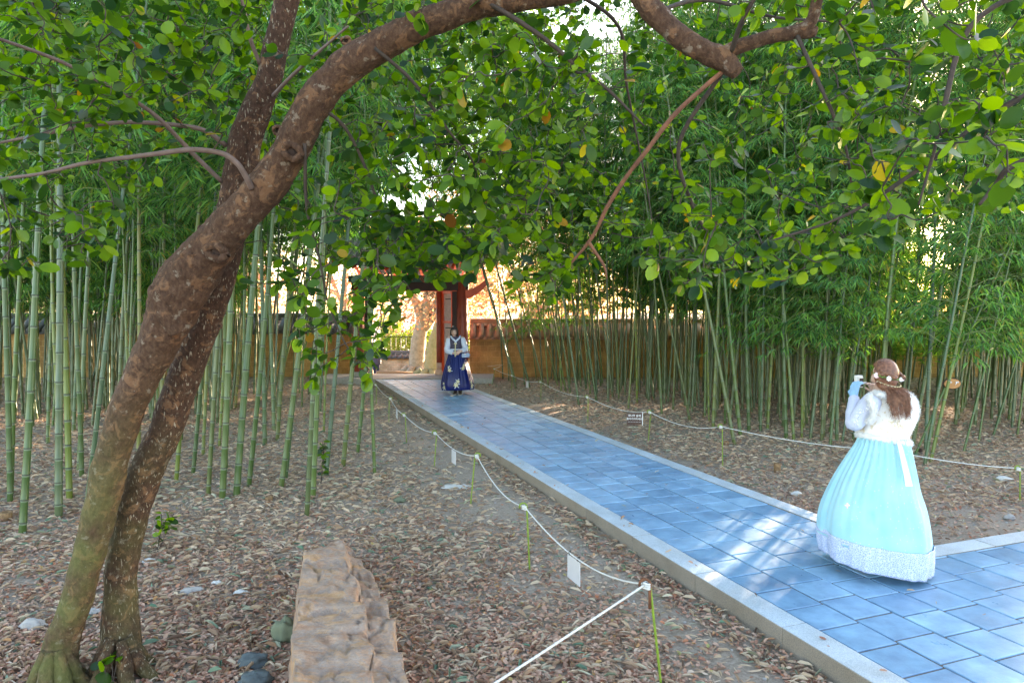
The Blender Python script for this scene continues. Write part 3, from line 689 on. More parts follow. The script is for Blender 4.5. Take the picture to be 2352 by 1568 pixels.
def bamboo(x, y, kind, label, group, tilt=(0, 0), scale=1.0, thick=1.0, foliage=True, rz=None):
    c, f, t = KINDS[kind]; e = empty("bamboo", (x, y, gz(x, y)), label, "bamboo", group)
    rot = Matrix.Rotation(math.atan(tilt[0]), 4, 'Y') @ Matrix.Rotation(-math.atan(tilt[1]), 4, 'X') @ Matrix.Rotation(bam_rnd.uniform(0, 6.283) if rz is None else rz, 4, 'Z')
    e.rotation_mode = 'QUATERNION'; e.rotation_quaternion = rot.to_quaternion(); e.scale = (scale, scale, scale)
    o = link("culm", c, e); o.scale = (thick * .78, thick * .78, 1)
    if foliage: link("foliage", f, e); link("twigs", t, e)
    NB[0] += 1; return e
placed = []
def zone_label(side, x, y, tx, th):
    d = "front" if (y < 11.5 if side == 'left' else y < 13) else ("middle" if y < 16.5 else "back")
    px = 1176 + F * x / y
    if side == 'left': w = "at picture edge" if px < 90 else "left of the mossy trunk" if px < 260 else "behind the leaning trunks" if px < 480 else "right of the speckled trunk" if px < 640 else "above the long rock" if px < 760 else "near the gate"
    else: w = "near the gate" if px < 1300 else "left of brown sign" if px < 1440 else "behind the brown sign" if px < 1560 else "left of the crossing pair" if px < 1760 else "right of the crossing pair" if px < 1920 else "behind woman in pale blue" if px < 2120 else "behind the wooden disc" if px < 2250 else "at picture edge"
    ln = "right-leaning" if tx > .09 else "left-leaning" if tx < -.05 else "slightly tilted" if abs(tx) > .035 else "upright"
    sz = "thick" if th > .95 else "slim" if th < .78 else "medium"
    return "%s %s bamboo in %s rows of the %s grove, %s" % (sz, ln, d, side, w), "bamboos in the %s rows of the %s grove, %s" % (d, side, w)
def sunlane(x, y):      # open lane through the grove where low sun reaches the path
    c = x * math.cos(SUN_AZ) - y * math.sin(SUN_AZ); return x > 4 and -2.8 < c < -1.15
def free(x, y, d):
    for (a, b) in placed:
        if (a - x) ** 2 + (b - y) ** 2 < d * d: return False
    return True
# stems that can be told apart in the left grove: base pixel, upper pixel, kind, thickness, label
LEFT = [
 (50, 1221, 84, 517, 1.05, "foremost thick bamboo of the left grove, bottom left beside the mossy trunk"),
 (28, 1140, 40, 620, .8, "thin bamboo just behind the foremost stem at the left picture edge"),
 (20, 1155, 10, 640, .9, "bamboo standing at the very left edge of the picture"),
 (138, 1183, 131, 517, 1.15, "thick grey-green upright bamboo left of the leaning trunk"),
 (160, 1146, 147, 600, .95, "bamboo tucked close behind the thick grey-green upright stem"),
 (196, 1164, 262, 620, .8, "bright green slim bamboo leaning right, just left of the mossy trunk"),
 (185, 1100, 178, 620, .9, "bamboo behind the slim leaning stem left of the mossy trunk"),
 (402, 1108, 430, 800, .8, "bamboo emerging right of the speckled dark trunk near the ground"),
 (443, 1090, 476, 760, .85, "second bamboo right of the speckled dark trunk"),
 (478, 1138, 500, 800, .8, "slim bamboo right of the speckled trunk, left of the pale stem"),
 (507, 1148, 541, 690, 1.0, "pale bluish bamboo right of the speckled trunk, leaning right"),
 (545, 1141, 585, 600, 1.1, "sturdy green bamboo with wide joints, next right of the pale bluish stem"),
 (573, 1115, 622, 640, .9, "green bamboo leaning right behind the sturdy wide-jointed stem"),
 (645, 1121, 715, 600, 1.0, "whitish bright bamboo leaning right above the standing rock"),
 (658, 1100, 690, 800, .8, "green bamboo close behind the whitish leaning stem"),
 (703, 1187, 731, 800, .72, "yellow-green slim bamboo, foremost right stem of the left grove"),
 (720, 1147, 729, 870, .95, "bamboo rising just behind the yellow-green slim stem"),
 (750, 1095, 785, 700, .85, "bamboo right of the yellow-green stem, leaning right"),
 (788, 1072, 838, 620, .95, "bright thick bamboo leaning right towards the path"),
 (820, 1040, 862, 700, .8, "slim bamboo leaning right beside the path rope"),
 (859, 1092, 846, 640, .70, "slim bright upright bamboo, last stem of the left grove beside the rope"),
]
for k, (bx, by, ux, uy, th, lb) in enumerate(LEFT):
    q = G(bx, by, 0); u = W(ux, uy, q.y); tl_ = (u.x - q.x) / (u.z)
    bamboo(q.x, q.y, ('L', k % 4), lb, "bamboos told apart along the front of the left grove", (tl_ * .92, bam_rnd.uniform(-.02, .03)), bam_rnd.uniform(.95, 1.08), th); placed.append((q.x, q.y))
RIGHT = [
 (1205, 868, 1195, 690, .7, "slim bamboo nearest the gate in the right grove"),
 (1282, 886, 1225, 690, .8, "bamboo leaning left near the white notice on the right rope"),
 (1300, 900, 1262, 720, .7, "slim bamboo leaning left behind the white notice"),
 (1356, 905, 1330, 650, .8, "bamboo behind the rope post right of the white notice"),
 (1397, 924, 1393, 600, .95, "upright bamboo at the grove edge left of the brown sign"),
 (1442, 940, 1463, 700, .8, "slim bamboo leaning right, directly behind the brown sign"),
 (1520, 950, 1500, 620, .9, "bamboo just right of the brown sign's rope post"),
 (1583, 967, 1520, 690, .95, "bamboo leaning strongly left between the two right rope posts"),
 (1640, 985, 1648, 560, 1.1, "green upright bamboo left of the rope post in front of the woman in pale blue"),
 (1700, 998, 1660, 600, 1.2, "yellowish thick bamboo leaning left behind the right rope"),
 (1686, 1018, 1640, 800, 1.1, "dark-footed bamboo with a brown base behind the right rope"),
 (1720, 992, 1706, 560, 1.05, "upright yellow-green bamboo right of the yellowish thick stem"),
 (1745, 992, 1758, 560, .95, "grey-green upright bamboo with close joints behind the right rope"),
 (1765, 990, 1785, 560, .95, "bright bamboo leaning slightly right behind the rope"),
 (1805, 1010, 1795, 560, 1.1, "grey-green thick bamboo of the crossing pair in the right grove"),
 (1822, 1012, 1790, 600, 1.1, "curving bamboo of the crossing pair, leaning left"),
 (1842, 1010, 1845, 620, .85, "slim upright bamboo right of the crossing pair"),
 (1862, 1012, 1905, 640, 1.15, "pale thick bamboo leaning right of the crossing pair"),
 (1885, 1014, 1900, 640, 1.1, "dark green thick bamboo beside the pale leaning stem"),
 (1905, 1024, 1950, 600, .95, "bright slim bamboo in front of the clump left of the woman in pale blue"),
 (1923, 1015, 1938, 640, 1.25, "thickest stem of the clump left of the woman in pale blue"),
 (1935, 1021, 1990, 700, .8, "thin yellow-green bamboo of the clump left of the woman in pale blue"),
 (1958, 1012, 2010, 700, .9, "bamboo leaning right at the raised gloved hand"),
 (1975, 1018, 1985, 800, .8, "slim stem just left of the raised gloved hand"),
 (2127, 1066, 2210, 640, 1.0, "foremost leaning bamboo right of the woman in pale blue, crossing the wooden disc"),
 (2140, 1060, 2236, 640, .95, "second leaning bamboo crossing the wooden disc"),
 (2212, 1038, 2290, 760, .75, "bamboo leaning right beyond the wooden disc"),
 (2280, 1000, 2350, 800, .8, "bamboo leaning right near the right picture edge"),
 (2100, 1045, 2190, 860, .7, "thin low bamboo leaning right beside the woman's fur vest"),
]
for k, (bx, by, ux, uy, th, lb) in enumerate(RIGHT):
    q = G(bx, by, 0); u = W(ux, uy, q.y); tl_ = (u.x - q.x) / (u.z)
    kd = ('E', k % 3) if bx > 1815 or bx < 1290 else ('R', k % 5)
    bamboo(q.x, q.y, kd, lb, "bamboos told apart along the front of the right grove", (tl_ * .92, bam_rnd.uniform(-.04, .02)), bam_rnd.uniform(.95, 1.08), th); placed.append((q.x, q.y))
# bamboos whose tops arch over the path in front of the gate
for k, (x, y, rz_, tx) in enumerate([(-3.3, 11.9, 5, .05), (-3.75, 13.1, -15, .06), (-4.0, 14.2, 10, .04), (-4.7, 15.2, -5, .05), (-4.8, 16.6, 15, .03), (-5.5, 17.6, 0, .05), (-5.9, 18.3, -20, .06), (-4.4, 12.6, 25, .03), (-5.4, 14.4, 0, .05),
                                 (-.1, 20.6, 170, -.05), (.35, 19.6, 200, -.04), (1.0, 19.0, 160, -.05), (1.3, 18.0, 185, -.06), (.9, 20.4, 150, -.05), (1.9, 18.8, 175, -.05), (2.2, 17.7, 200, -.06), (-.3, 21.4, 180, -.04), (1.7, 20.0, 165, -.05), (2.6, 16.6, 190, -.05)] + [(-4.6 - .3 * (j % 3), 13.4 + .8 * j, 20 - 12 * (j % 4), .12) for j in range(6)] + [(1.5 + .5 * (j % 3), 15.4 + .75 * j, 165 + 10 * (j % 4), -.14) for j in range(7)] + [(-6.3 - .25 * (j % 3), 18.3 + .5 * j, 10 - 12 * (j % 3), .26) for j in range(5)] + [(.1 + .4 * (j % 3), 18.7 + .5 * j, 172 + 12 * (j % 3), -.27) for j in range(5)]):
    sd_ = "left" if x < -3 else "right"
    lb, gr = zone_label(sd_, x, y, tx, .9)
    bamboo(x, y, ('G', k % 3), "leafy bamboo %s of the gate, arching over the path, number %s counted from the camera" % (sd_, "x"), "arching bamboos framing the gate", (tx, .0), 1.0 if k < 19 else 1.28, .85, rz=R(rz_)); placed.append((x, y))
arch_ = [o for o in COL.objects if o.get("group") == "arching bamboos framing the gate"]
WORDS = ["nearest", "second", "third", "fourth", "fifth", "sixth", "seventh", "eighth", "ninth", "tenth", "eleventh", "twelfth", "thirteenth", "fourteenth", "fifteenth", "sixteenth", "seventeenth", "eighteenth", "nineteenth", "twentieth", "twenty-first", "twenty-second", "twenty-third", "twenty-fourth"]
for sd_ in ("left", "right"):
    for k, o in enumerate(sorted([o for o in arch_ if (" %s of" % sd_) in o["label"]], key=lambda o: o.location.y)): o["label"] = "leafy bamboo %s of the gate arching over the path, %s from the camera" % (sd_, WORDS[k])
# the rest of the two groves
def grove(side, n, dmin):
    c = 0; tries = 0
    while c < n and tries < 60000:
        tries += 1
        if side == 'left':
            y = 7.0 + 14.4 * bam_rnd.random() ** .85; x = -1.9 - .365 * (y - 8.0) - .75 - bam_rnd.random() ** 1.25 * (y * .8 + .5)
            if x < -.82 * y - .8 or (y < 8.6 and x > -4.5): continue
            if y < 9.5 and bam_rnd.random() < .5: continue
            if y > 18.6 and -6.0 < x: continue
        else:
            y = 9.8 + 11.8 * bam_rnd.random() ** .9; x = bam_rnd.uniform(-.2, y * .86)
            fx = np.interp(y, [9.5, 10.6, 11.2, 13.2, 17.6, 20.5, 22], [5.9, 4.8, 4.4, 3.4, 2.1, .6, .4])
            if x < fx + .1 or (y < 10.9 and x > 5.6 and y < 9.9 + .15 * (x - 5.6)): continue
            if x > 9.5 and bam_rnd.random() < .45: continue
        if not free(x, y, dmin): continue
        if sunlane(x, y) and y > 13.5: continue
        kd = ('L', bam_rnd.randrange(4)) if side == 'left' else ('R', bam_rnd.randrange(5)) if sunlane(x, y) and y > 9.8 and y < 15 else (('E', bam_rnd.randrange(3)) if (x / y > .34 and bam_rnd.random() < .88) or (x / y < .12) else ('R', bam_rnd.randrange(5)))
        base_t = .05 if side == 'left' else (-.03 if x / y < .4 else .07); tx = base_t + bam_rnd.gauss(0, .045); th = bam_rnd.uniform(.65, 1.1)
        lb, gr = zone_label(side, x, y, tx, th); bamboo(x, y, kd, lb, gr, (tx, bam_rnd.gauss(0, .035)), bam_rnd.uniform(.88, 1.12), th); placed.append((x, y)); c += 1
grove('left', 95, .34); grove('right', 150, .33)
# the dense remainder: one thicket object
tk = []
for side in ('left', 'right'):
    c = 0
    for _ in range(20000):
        if c >= (190 if side == 'left' else 250): break
        y = bam_rnd.uniform(12.5, 21.5)
        if side == 'left':
            x = -3.6 - .365 * (y - 8.0) - bam_rnd.random() * (y * .8)
            if x < -.85 * y - 1 or (y > 18.6 and x > -6.2): continue
        else:
            x = bam_rnd.uniform(.5, y * .88); fx = np.interp(y, [9.5, 10.6, 11.2, 13.2, 17.6, 20.5, 22], [5.9, 4.8, 4.4, 3.4, 2.1, .6, .4])
            if x < fx + .5: continue
            if x > 10.5 and bam_rnd.random() < .5: continue
        if not free(x, y, .20) or sunlane(x, y): continue
        placed.append((x, y)); tk.append((x, y)); c += 1
def mesh_arrays(me):
    v = np.empty(len(me.vertices) * 3, np.float32); me.vertices.foreach_get("co", v); lt = np.empty(len(me.polygons), np.int32); me.polygons.foreach_get("loop_total", lt)
    li = np.empty(len(me.loops), np.int32); me.loops.foreach_get("vertex_index", li); return v.reshape(-1, 3), lt, li
cv, clt, cli = mesh_arrays(KINDS[('T', 0)][0]); fv, flt, fli = mesh_arrays(KINDS[('T', 0)][1])
def stack(v, li, k, tf):
    n = len(v); VV = []; FF = []
    for j, (mt) in enumerate(tf): VV.append(v @ mt[:3, :3].T + mt[:3, 3]); FF.append(li.reshape(-1, k) + j * n)
    return np.concatenate(VV), np.concatenate(FF)
NTALL = len(tk)
for _ in range(70):       # low young bamboo along the foot of the wall
    y = bam_rnd.uniform(17.5, 21.4); x = bam_rnd.uniform(.42 * y, .84 * y)
    if free(x, y, .2): tk.append((x, y)); placed.append((x, y))
tf = []
for (x, y) in tk:
    mt = Matrix.Translation((x, y, gz(x, y))) @ Matrix.Rotation(bam_rnd.gauss(.02, .05), 4, 'Y') @ Matrix.Rotation(bam_rnd.gauss(0, .04), 4, 'X') @ Matrix.Rotation(bam_rnd.uniform(0, 6.28), 4, 'Z') @ (Matrix.Diagonal((.8, .8, bam_rnd.uniform(.9, 1.1), 1)) if len(tf) < NTALL else Matrix.Diagonal((.7, .7, bam_rnd.uniform(.34, .46), 1))); tf.append(np.array(mt))
te = empty("bamboo_thicket", (0, 0, 0), "dense remainder of thin bamboo stems and leaves deep in both groves", "bamboo thicket"); te["kind"] = "stuff"
V_, F_ = stack(cv, cli, 4, tf); link("culms", mesh_np("thicket_culms", V_, [F_], [M['culm']]), te)["kind"] = "stuff"
V_, F_ = stack(fv, fli, 3, tf); link("foliage", mesh_np("thicket_foliage", V_, [F_], [M['bleaf']], False), te)["kind"] = "stuff"
print("bamboos", NB[0], "thicket", len(tk), "leaves/variant", [len(k[1].polygons) // 2 for k in KINDS.values()])
# cut stumps of bamboo
for k, (px, py, r_, h_, lb) in enumerate([(882, 1102, .035, .05, "cut bamboo stump near the last slim stem left of the path"), (1785, 1083, .045, .12, "cut bamboo stump standing in the litter right of the path"), (14, 1190, .055, .08, "cut bamboo stump at the left picture edge"), (618, 1152, .04, .05, "cut bamboo stump in front of the sturdy wide-jointed stem"), (2112, 1040, .04, .06, "dark cut bamboo stump right of the woman in pale blue"), (1668, 1020, .04, .07, "brown cut stump beside the dark-footed bamboo")]):
    q = G(px, py, 0); b = MB(); b.lathe([(r_ * 1.05, -.04), (r_, h_ * .5), (r_ * 1.04, h_), (r_ * .75, h_ + .001), (r_ * .7, h_ - .03)], (0, 0, 0), 12)
    o = b.build("bamboo_stump", M['rawwood'] if k != 4 else M['hollow'], None, True); o.location = (q.x, q.y, gz(q.x, q.y)); tag(o, lb, "stump", "cut bamboo stumps")
# wooden disc fixed behind the leaning stems
q = W(2188, 881, 9.75); b = MB(); pr = []
e = empty("wooden_disc", q, "orange cut-log disc fixed to two leaning bamboo stems at the right", "sign board"); n = 36
V = []; Fs = []
for y in (0, .03):
    for k in range(n): a = 2 * math.pi * k / n; V.append((.118 * math.cos(a), y, .070 * math.sin(a)))
for k in range(n): k2 = (k + 1) % n; Fs.append((k, k + n, k2 + n, k2))
Fs += [tuple(range(n))[::1], tuple(range(2 * n - 1, n - 1, -1))]; b.add(V, Fs); b.build("board", M['slice'], e, False)
b = MB(); b.tube([(.124 * math.cos(2 * math.pi * k / 48) * (1 + .02 * math.sin(k * 5)), .015, .075 * math.sin(2 * math.pi * k / 48)) for k in range(49)], .009, 6, cap=False, wob=lambda p: .4 * mnoise.noise(p * 90)); b.build("bark_rim", M['hollow'], e)
b = MB(); b.box((.066, -.004, .022), (.030, .008, .020)); b.box((-.036, -.004, .022), (.045, .008, .018)); b.build("bracket", M['card'], e, False)
b = MB(); b.tube([(.045, -.005, .03), (.048, -.009, .005), (.036, -.008, -.012)], .005, 6); b.build("cable_tie", M['white'], e)
#PART3
# ------------------------------------------------------------------ foreground trees
def wobf(a1, f1, a2, f2, off=0):
    return lambda p: a1 * mnoise.noise(Vector(p) * f1 + Vector((off, 0, 0))) + a2 * mnoise.noise(Vector(p) * f2 + Vector((0, off, 0)))
NODES = []     # twig start points (point, owner tree)
def limb(parent, name, pts, rads, mat, n=12, sub=6, wob=None, tree=0, nodes=True):
    P = catmull([list(p) for p in pts], sub); rr = catmull([[r, 0, 0] for r in rads], sub); O = parent.location
    b = MB(); b.tube([Vector(p) - O for p in P], [max(float(r[0]), .0015) for r in rr], n, wob=wob)
    o = b.build(name, mat, parent)
    if nodes:
        for i in range(0, len(P), 2): NODES.append((Vector(P[i]), tree, float(rr[i][0])))
    return o
def knot(parent, px, py, Y, r, ax=1.0, rot=0, wood=False, label=None):
    C_ = catmull([[a, b_, c_, d_] for a, b_, c_, d_ in t1], 8); n_ = min(C_, key=lambda v: (v[0] - px) ** 2 + (v[1] - py) ** 2); off = math.hypot(n_[0] - px, n_[1] - py) / F * n_[2] / n_[3]
    Y = n_[2] - n_[3] * math.sqrt(max(.05, 1 - min(.97, off) ** 2)) * .98
    c = W(px, py, Y) - parent.location; b = MB(); q = Matrix.Rotation(R(rot), 3, 'Y')
    loop = [c + q @ Vector((math.cos(a * .5236) * r, -.004 + .006 * math.sin(a * 2.1), math.sin(a * .5236) * r * ax)) for a in range(13)]
    b.tube(catmull([list(p) for p in loop], 3), r * .42, 8, cap=False, wob=wobf(.3, 40, .2, 90)); k = b.build("knot", M['bark1'], parent)
    b = MB(); b.ell(c + Vector((0, .012, 0)), (r * .85, r * .45, r * ax * .9), 14, 9, q); b.build("knot_hollow", M['rawwood'] if wood else M['hollow'], k)
t1b = G(128, 1592, 0)
T1 = empty("arching_tree", (t1b.x, t1b.y, gz(t1b.x, t1b.y)), "leaning tree with mossy mottled trunk arching over the picture from the bottom left", "tree")
t1 = [(118, 1660, 3.80, .15), (124, 1600, 3.80, .122), (132, 1545, 3.80, .108), (146, 1464, 3.80, .090), (176, 1381, 3.80, .092), (229, 1174, 3.80, .098), (272, 1000, 3.78, .100), (318, 880, 3.75, .108), (362, 790, 3.72, .120),
      (398, 705, 3.68, .136), (430, 640, 3.65, .145), (488, 568, 3.6, .128), (545, 500, 3.55, .122), (612, 430, 3.52, .114), (672, 335, 3.48, .108), (722, 235, 3.44, .104), (795, 155, 3.40, .098), (890, 96, 3.36, .092),
      (1000, 45, 3.3, .082), (1110, 10, 3.25, .074), (1230, -8, 3.2, .068), (1340, -30, 3.15, .066)]
t1 = [(a, b, c, d * (.93 if 600 < b < 740 else .82 if b < 600 else .88 if b < 1450 else 1)) for a, b, c, d in t1]
limb(T1, "trunk", [W(a, b, c) for a, b, c, d in t1], [d for *_, d in t1], M['bark1'], 48, 14, wobf(.14, 7, .07, 26))
b = MB()
for k in range(7):
    a = k * .9 + .3; c0 = Vector((0, 0, 0)); b.tube(catmull([(math.cos(a) * .04, math.sin(a) * .04, .26), (math.cos(a) * .12, math.sin(a) * .12, .06), (math.cos(a) * .30, math.sin(a) * .30, -.05)], 5), [.025, .032, .04, .045, .045] + [.042, .038, .034, .03, .025] + [.015], 10, wob=wobf(.2, 12, .1, 40))
b.build("root", M['bark1'], T1)
limb(T1, "stub", [W(415, 760, 3.66), W(385, 705, 3.62), W(366, 668, 3.60), W(360, 652, 3.59)], [.07, .075, .06, .035], M['bark1'], 20, 8, wobf(.16, 14, .1, 34), nodes=False)
l2 = [(1340, -30, 3.15, .066), (1400, -60, 3.1, .064), (1450, -40, 3.08, .060), (1490, 15, 3.06, .058), (1540, 66, 3.05, .056), (1590, 103, 3.04, .056), (1640, 128, 3.03, .058), (1672, 148, 3.02, .052), (1693, 168, 3.0, .036)]
limb(T1, "limb", [W(a, b, c) for a, b, c, d in l2], [d * .85 for *_, d in l2], M['bark1'], 24, 10, wobf(.14, 12, .10, 34))
l3 = [(1650, 130, 3.03, .040), (1705, 104, 3.0, .036), (1775, 84, 2.98, .033), (1832, 72, 2.96, .034), (1862, 52, 2.94, .031), (1878, 0, 2.92, .028), (1895, -70, 2.9, .026)]
limb(T1, "limb", [W(a, b, c) for a, b, c, d in l3], [d * .85 for *_, d in l3], M['bark1'], 18, 8, wobf(.14, 14, .08, 36))
limb(T1, "limb", [W(1828, 74, 2.96), W(1862, 76, 2.95), W(1874, 64, 2.95)], [.026, .022, .014], M['bark1'], 12, 6, wobf(.2, 20, .2, 44), nodes=False)
rb = [(1668, 158, 3.03, .019), (1612, 205, 3.06, .019), (1545, 268, 3.1, .019), (1490, 340, 3.14, .018), (1436, 410, 3.2, .018), (1395, 475, 3.25, .017), (1360, 545, 3.3, .016), (1310, 606, 3.35, .012)]
limb(T1, "branch", [W(a, b, c) for a, b, c, d in rb], [d * .56 for *_, d in rb], M['twigred'], 12, 8, wobf(.18, 16, .1, 50))["label"] = "reddish brown straight branch slanting down to the left"
limb(T1, "branch", [W(1352, 556, 3.3), W(1368, 580, 3.3), W(1388, 612, 3.3), W(1394, 640, 3.3)], [.009, .008, .006, .003], M['twigred'], 8)
g1 = [(578, 432, 3.43, .022), (566, 408, 3.38, .021), (545, 376, 3.34, .020), (508, 352, 3.3, .019), (440, 344, 3.24, .018), (370, 352, 3.18, .017), (300, 361, 3.12, .015), (200, 374, 3.05, .013), (100, 398, 2.98, .011), (0, 412, 2.9, .009), (-90, 430, 2.85, .006)]
limb(T1, "branch", [W(a, b, c) for a, b, c, d in g1], [d * .66 for *_, d in g1], M['limb'], 14, 6, wobf(.12, 14, .06, 40))["label"] = "smooth grey-pink side branch curving to the left"
for px, py, Y, r, ax, ro, wd in ((432, 597, 3.515, .032, 1.1, 20, False), (498, 580, 3.49, .050, .6, 20, False), (466, 527, 3.49, .020, .8, 10, False), (492, 514, 3.48, .018, .6, -20, False), (672, 350, 3.375, .042, .8, 30, False), (364, 700, 3.60, .034, 1.9, -8, True), (638, 300, 3.5, .02, 1, 0, False), (795, 95, 3.30, .02, .8, 0, False), (505, 748, 3.6, .012, 1, 0, False)):
    knot(T1, px, py, Y, r, ax, ro, wd)
t2b = G(275, 1560, 0)
T2 = empty("dark_speckled_tree", (t2b.x, t2b.y, gz(t2b.x, t2b.y)), "dark speckled trunk standing just behind the mossy leaning trunk", "tree")
t2 = [(280, 1600, 3.98, .165), (280, 1545, 3.98, .138), (278, 1464, 3.98, .122), (276, 1380, 3.99, .108), (280, 1298, 4.0, .100), (312, 1150, 4.0, .110), (345, 1060, 4.0, .112), (378, 993, 4.0, .108), (412, 900, 4.0, .107), (445, 803, 4.0, .108), (488, 680, 4.0, .108), (522, 560, 4.0, .105),
      (538, 470, 4.0, .104), (548, 390, 4.0, .098), (560, 320, 3.98, .090), (585, 250, 3.96, .084), (615, 190, 3.95, .084), (635, 100, 3.92, .080), (660, 0, 3.9, .076), (690, -110, 3.88, .07), (700, -240, 3.85, .06)]
limb(T2, "trunk", [W(a, b, c) for a, b, c, d in t2], [d * .86 for *_, d in t2], M['bark2'], 32, 12, wobf(.08, 7, .05, 28, 4), tree=1)
b = MB()
for k in range(6):
    a = k * 1.1; b.tube(catmull([(math.cos(a) * .05, math.sin(a) * .05, .24), (math.cos(a) * .14, math.sin(a) * .14, .05), (math.cos(a) * .30, math.sin(a) * .30, -.06)], 5), [.025, .032, .04, .045, .045] + [.042, .038, .034, .03, .025] + [.015], 10, wob=wobf(.2, 12, .1, 40))
b.build("root", M['bark2'], T2)
limb(T2, "limb", [W(578, 420, 3.98), W(584, 330, 3.97), W(612, 250, 3.95), W(628, 190, 3.93)], [.045, .04, .035, .03], M['bark2'], 14, 8, wobf(.1, 12, .1, 36), tree=1)
for nm, L_ in (("a", [(520, 335, 3.95, .014), (470, 300, 3.85, .013), (400, 287, 3.75, .012), (300, 281, 3.6, .011), (200, 289, 3.45, .010), (100, 308, 3.3, .008), (0, 328, 3.2, .006), (-60, 340, 3.1, .004)]),
               ("b", [(512, 420, 3.95, .013), (440, 350, 3.8, .012), (360, 268, 3.6, .011), (262, 205, 3.4, .010), (140, 142, 3.2, .009), (0, 90, 3.0, .007), (-80, 60, 2.9, .004)]),
               ("c", [(598, 150, 3.9, .012), (575, 90, 3.8, .011), (560, 20, 3.7, .009), (540, -60, 3.6, .006)]),
               ("d", [(628, 220, 3.85, .012), (665, 180, 3.7, .010), (720, 130, 3.6, .008), (800, 60, 3.5, .005)])):
    limb(T2, "branch", [W(a, b_, c) for a, b_, c, d in L_], [d for *_, d in L_], M['limb'], 10, 5, wobf(.1, 14, .05, 40), tree=1)
for L_ in ([(1120, 5, 3.2, .014), (1200, 55, 3.2, .012), (1262, 98, 3.22, .011), (1340, 165, 3.25, .010), (1400, 210, 3.3, .008), (1480, 290, 3.3, .005)],
           [(860, 110, 3.3, .010), (950, 190, 3.4, .009), (1030, 300, 3.5, .007), (1090, 380, 3.6, .005), (1100, 470, 3.7, .003)],
           [(720, 240, 3.4, .010), (790, 290, 3.5, .009), (845, 400, 3.6, .008), (880, 520, 3.6, .006), (900, 640, 3.6, .004)],
           [(700, 330, 3.4, .009), (705, 480, 3.5, .008), (735, 600, 3.55, .006), (755, 700, 3.6, .005), (800, 800, 3.6, .004), (850, 850, 3.6, .003)],
           [(1670, 150, 3.05, .011), (1560, 330, 3.2, .010), (1590, 470, 3.3, .008), (1640, 560, 3.4, .005), (1660, 600, 3.4, .003)],
           [(1680, 120, 3.0, .012), (1700, 60, 2.9, .011), (1740, -20, 2.8, .01), (1760, -80, 2.8, .008)],
           [(1830, 80, 2.95, .009), (1880, 190, 2.9, .008), (1940, 330, 2.9, .006), (1960, 460, 2.95, .004)],
           [(2440, 180, 2.4, .014), (2300, 250, 2.5, .012), (2200, 320, 2.6, .011), (2080, 410, 2.7, .009), (1930, 500, 2.8, .006), (1750, 560, 2.9, .004)],
           [(2420, -60, 2.5, .012), (2230, 60, 2.6, .010), (2170, 240, 2.6, .009), (2150, 330, 2.6, .007), (2110, 470, 2.6, .004)],
           [(2440, 330, 2.4, .010), (2320, 385, 2.45, .010), (2290, 420, 2.5, .009), (2250, 470, 2.5, .006)],
           [(1300, -30, 3.2, .010), (1420, 60, 3.4, .009), (1440, 200, 3.6, .007), (1480, 400, 3.8, .005), (1500, 520, 3.9, .003)],
           [(1500, 30, 3.1, .010), (1620, 0, 3.3, .010), (1780, 40, 3.5, .008), (1960, 60, 3.6, .006), (2080, 140, 3.7, .004)]):
    limb(T1, "branch", [W(a, b_, c) for a, b_, c, d in L_], [d for *_, d in L_], M['twig1'], 8, 6, wobf(.15, 20, .1, 60))
# twigs and round leaves grown towards the crown volume
tr = random.Random(21)
def low_edge(px):
    return float(np.interp(px, [0, 120, 260, 420, 560, 640, 700, 780, 860, 960, 1060, 1140, 1230, 1300, 1420, 1560, 1700, 1880, 1960, 2080, 2200, 2352], [640, 600, 560, 330, 360, 560, 840, 850, 880, 640, 610, 600, 650, 690, 560, 655, 650, 640, 560, 520, 470, 480]))
TRUNKPX = t1[6:] + t2[8:] + l2 + g1[:8] + rb[:7]
anchors = []
while len(anchors) < 1900:
    px = tr.uniform(-120, 2480); le = low_edge(px); py = le - (le + 160) * tr.random() ** 1.15
    dens = 1.0
    if 560 < px < 760 and py > 300: dens = .45
    if 640 < px < 940 and py > 620: dens = .55
    if 300 < px < 620 and py > 250: dens = .35
    if px < 300 and py > 420: dens = .55
    if 800 < px < 1330: dens = 1.6
    if px > 1330: dens *= .74
    if px > 2050 and 40 < py < 260: dens = .6
    if tr.random() * 1.6 > dens: continue
    Y = tr.uniform(2.7, 4.7) if px < 1900 else tr.uniform(2.2, 4.2)
    if min([math.hypot(px - a_, py - b__) for a_, b__, *_ in TRUNKPX]) < 95: Y = tr.uniform(4.25, 5.2)
    if tr.random() < .03 and px > 2000: Y = tr.uniform(1.5, 2.1)
    anchors.append((px, py, Y))
anchors += [(tr.uniform(840, 1110), tr.uniform(470, 640), tr.uniform(2.9, 4.0)) for _ in range(60)]
anchors += [(262, 480, 3.0), (235, 560, 3.0), (200, 590, 3.1), (1270, 680, 3.1), (1285, 640, 3.1), (1180, 650, 3.2), (1100, 600, 3.0), (700, 760, 3.6), (760, 830, 3.6), (850, 860, 3.6), (880, 780, 3.6), (720, 870, 3.6), (930, 30, 2.9), (965, 40, 2.9), (640, 120, 3.4), (2290, 300, 1.7), (2240, 90, 1.7), (2330, 400, 1.6), (1820, 600, 3.2), (1600, 640, 3.3), (1560, 610, 3.3), (640, 650, 3.3), (570, 650, 3.3)]
TW = [MB(), MB()]; LV = [[], []]
pts_np = np.array([p for p, t, r in NODES]); own = [t for p, t, r in NODES]
P0 = [W(a, b_, c) for a, b_, c in anchors]
order = sorted(range(len(P0)), key=lambda i: np.min(np.linalg.norm(pts_np - np.array(P0[i]), axis=1)))
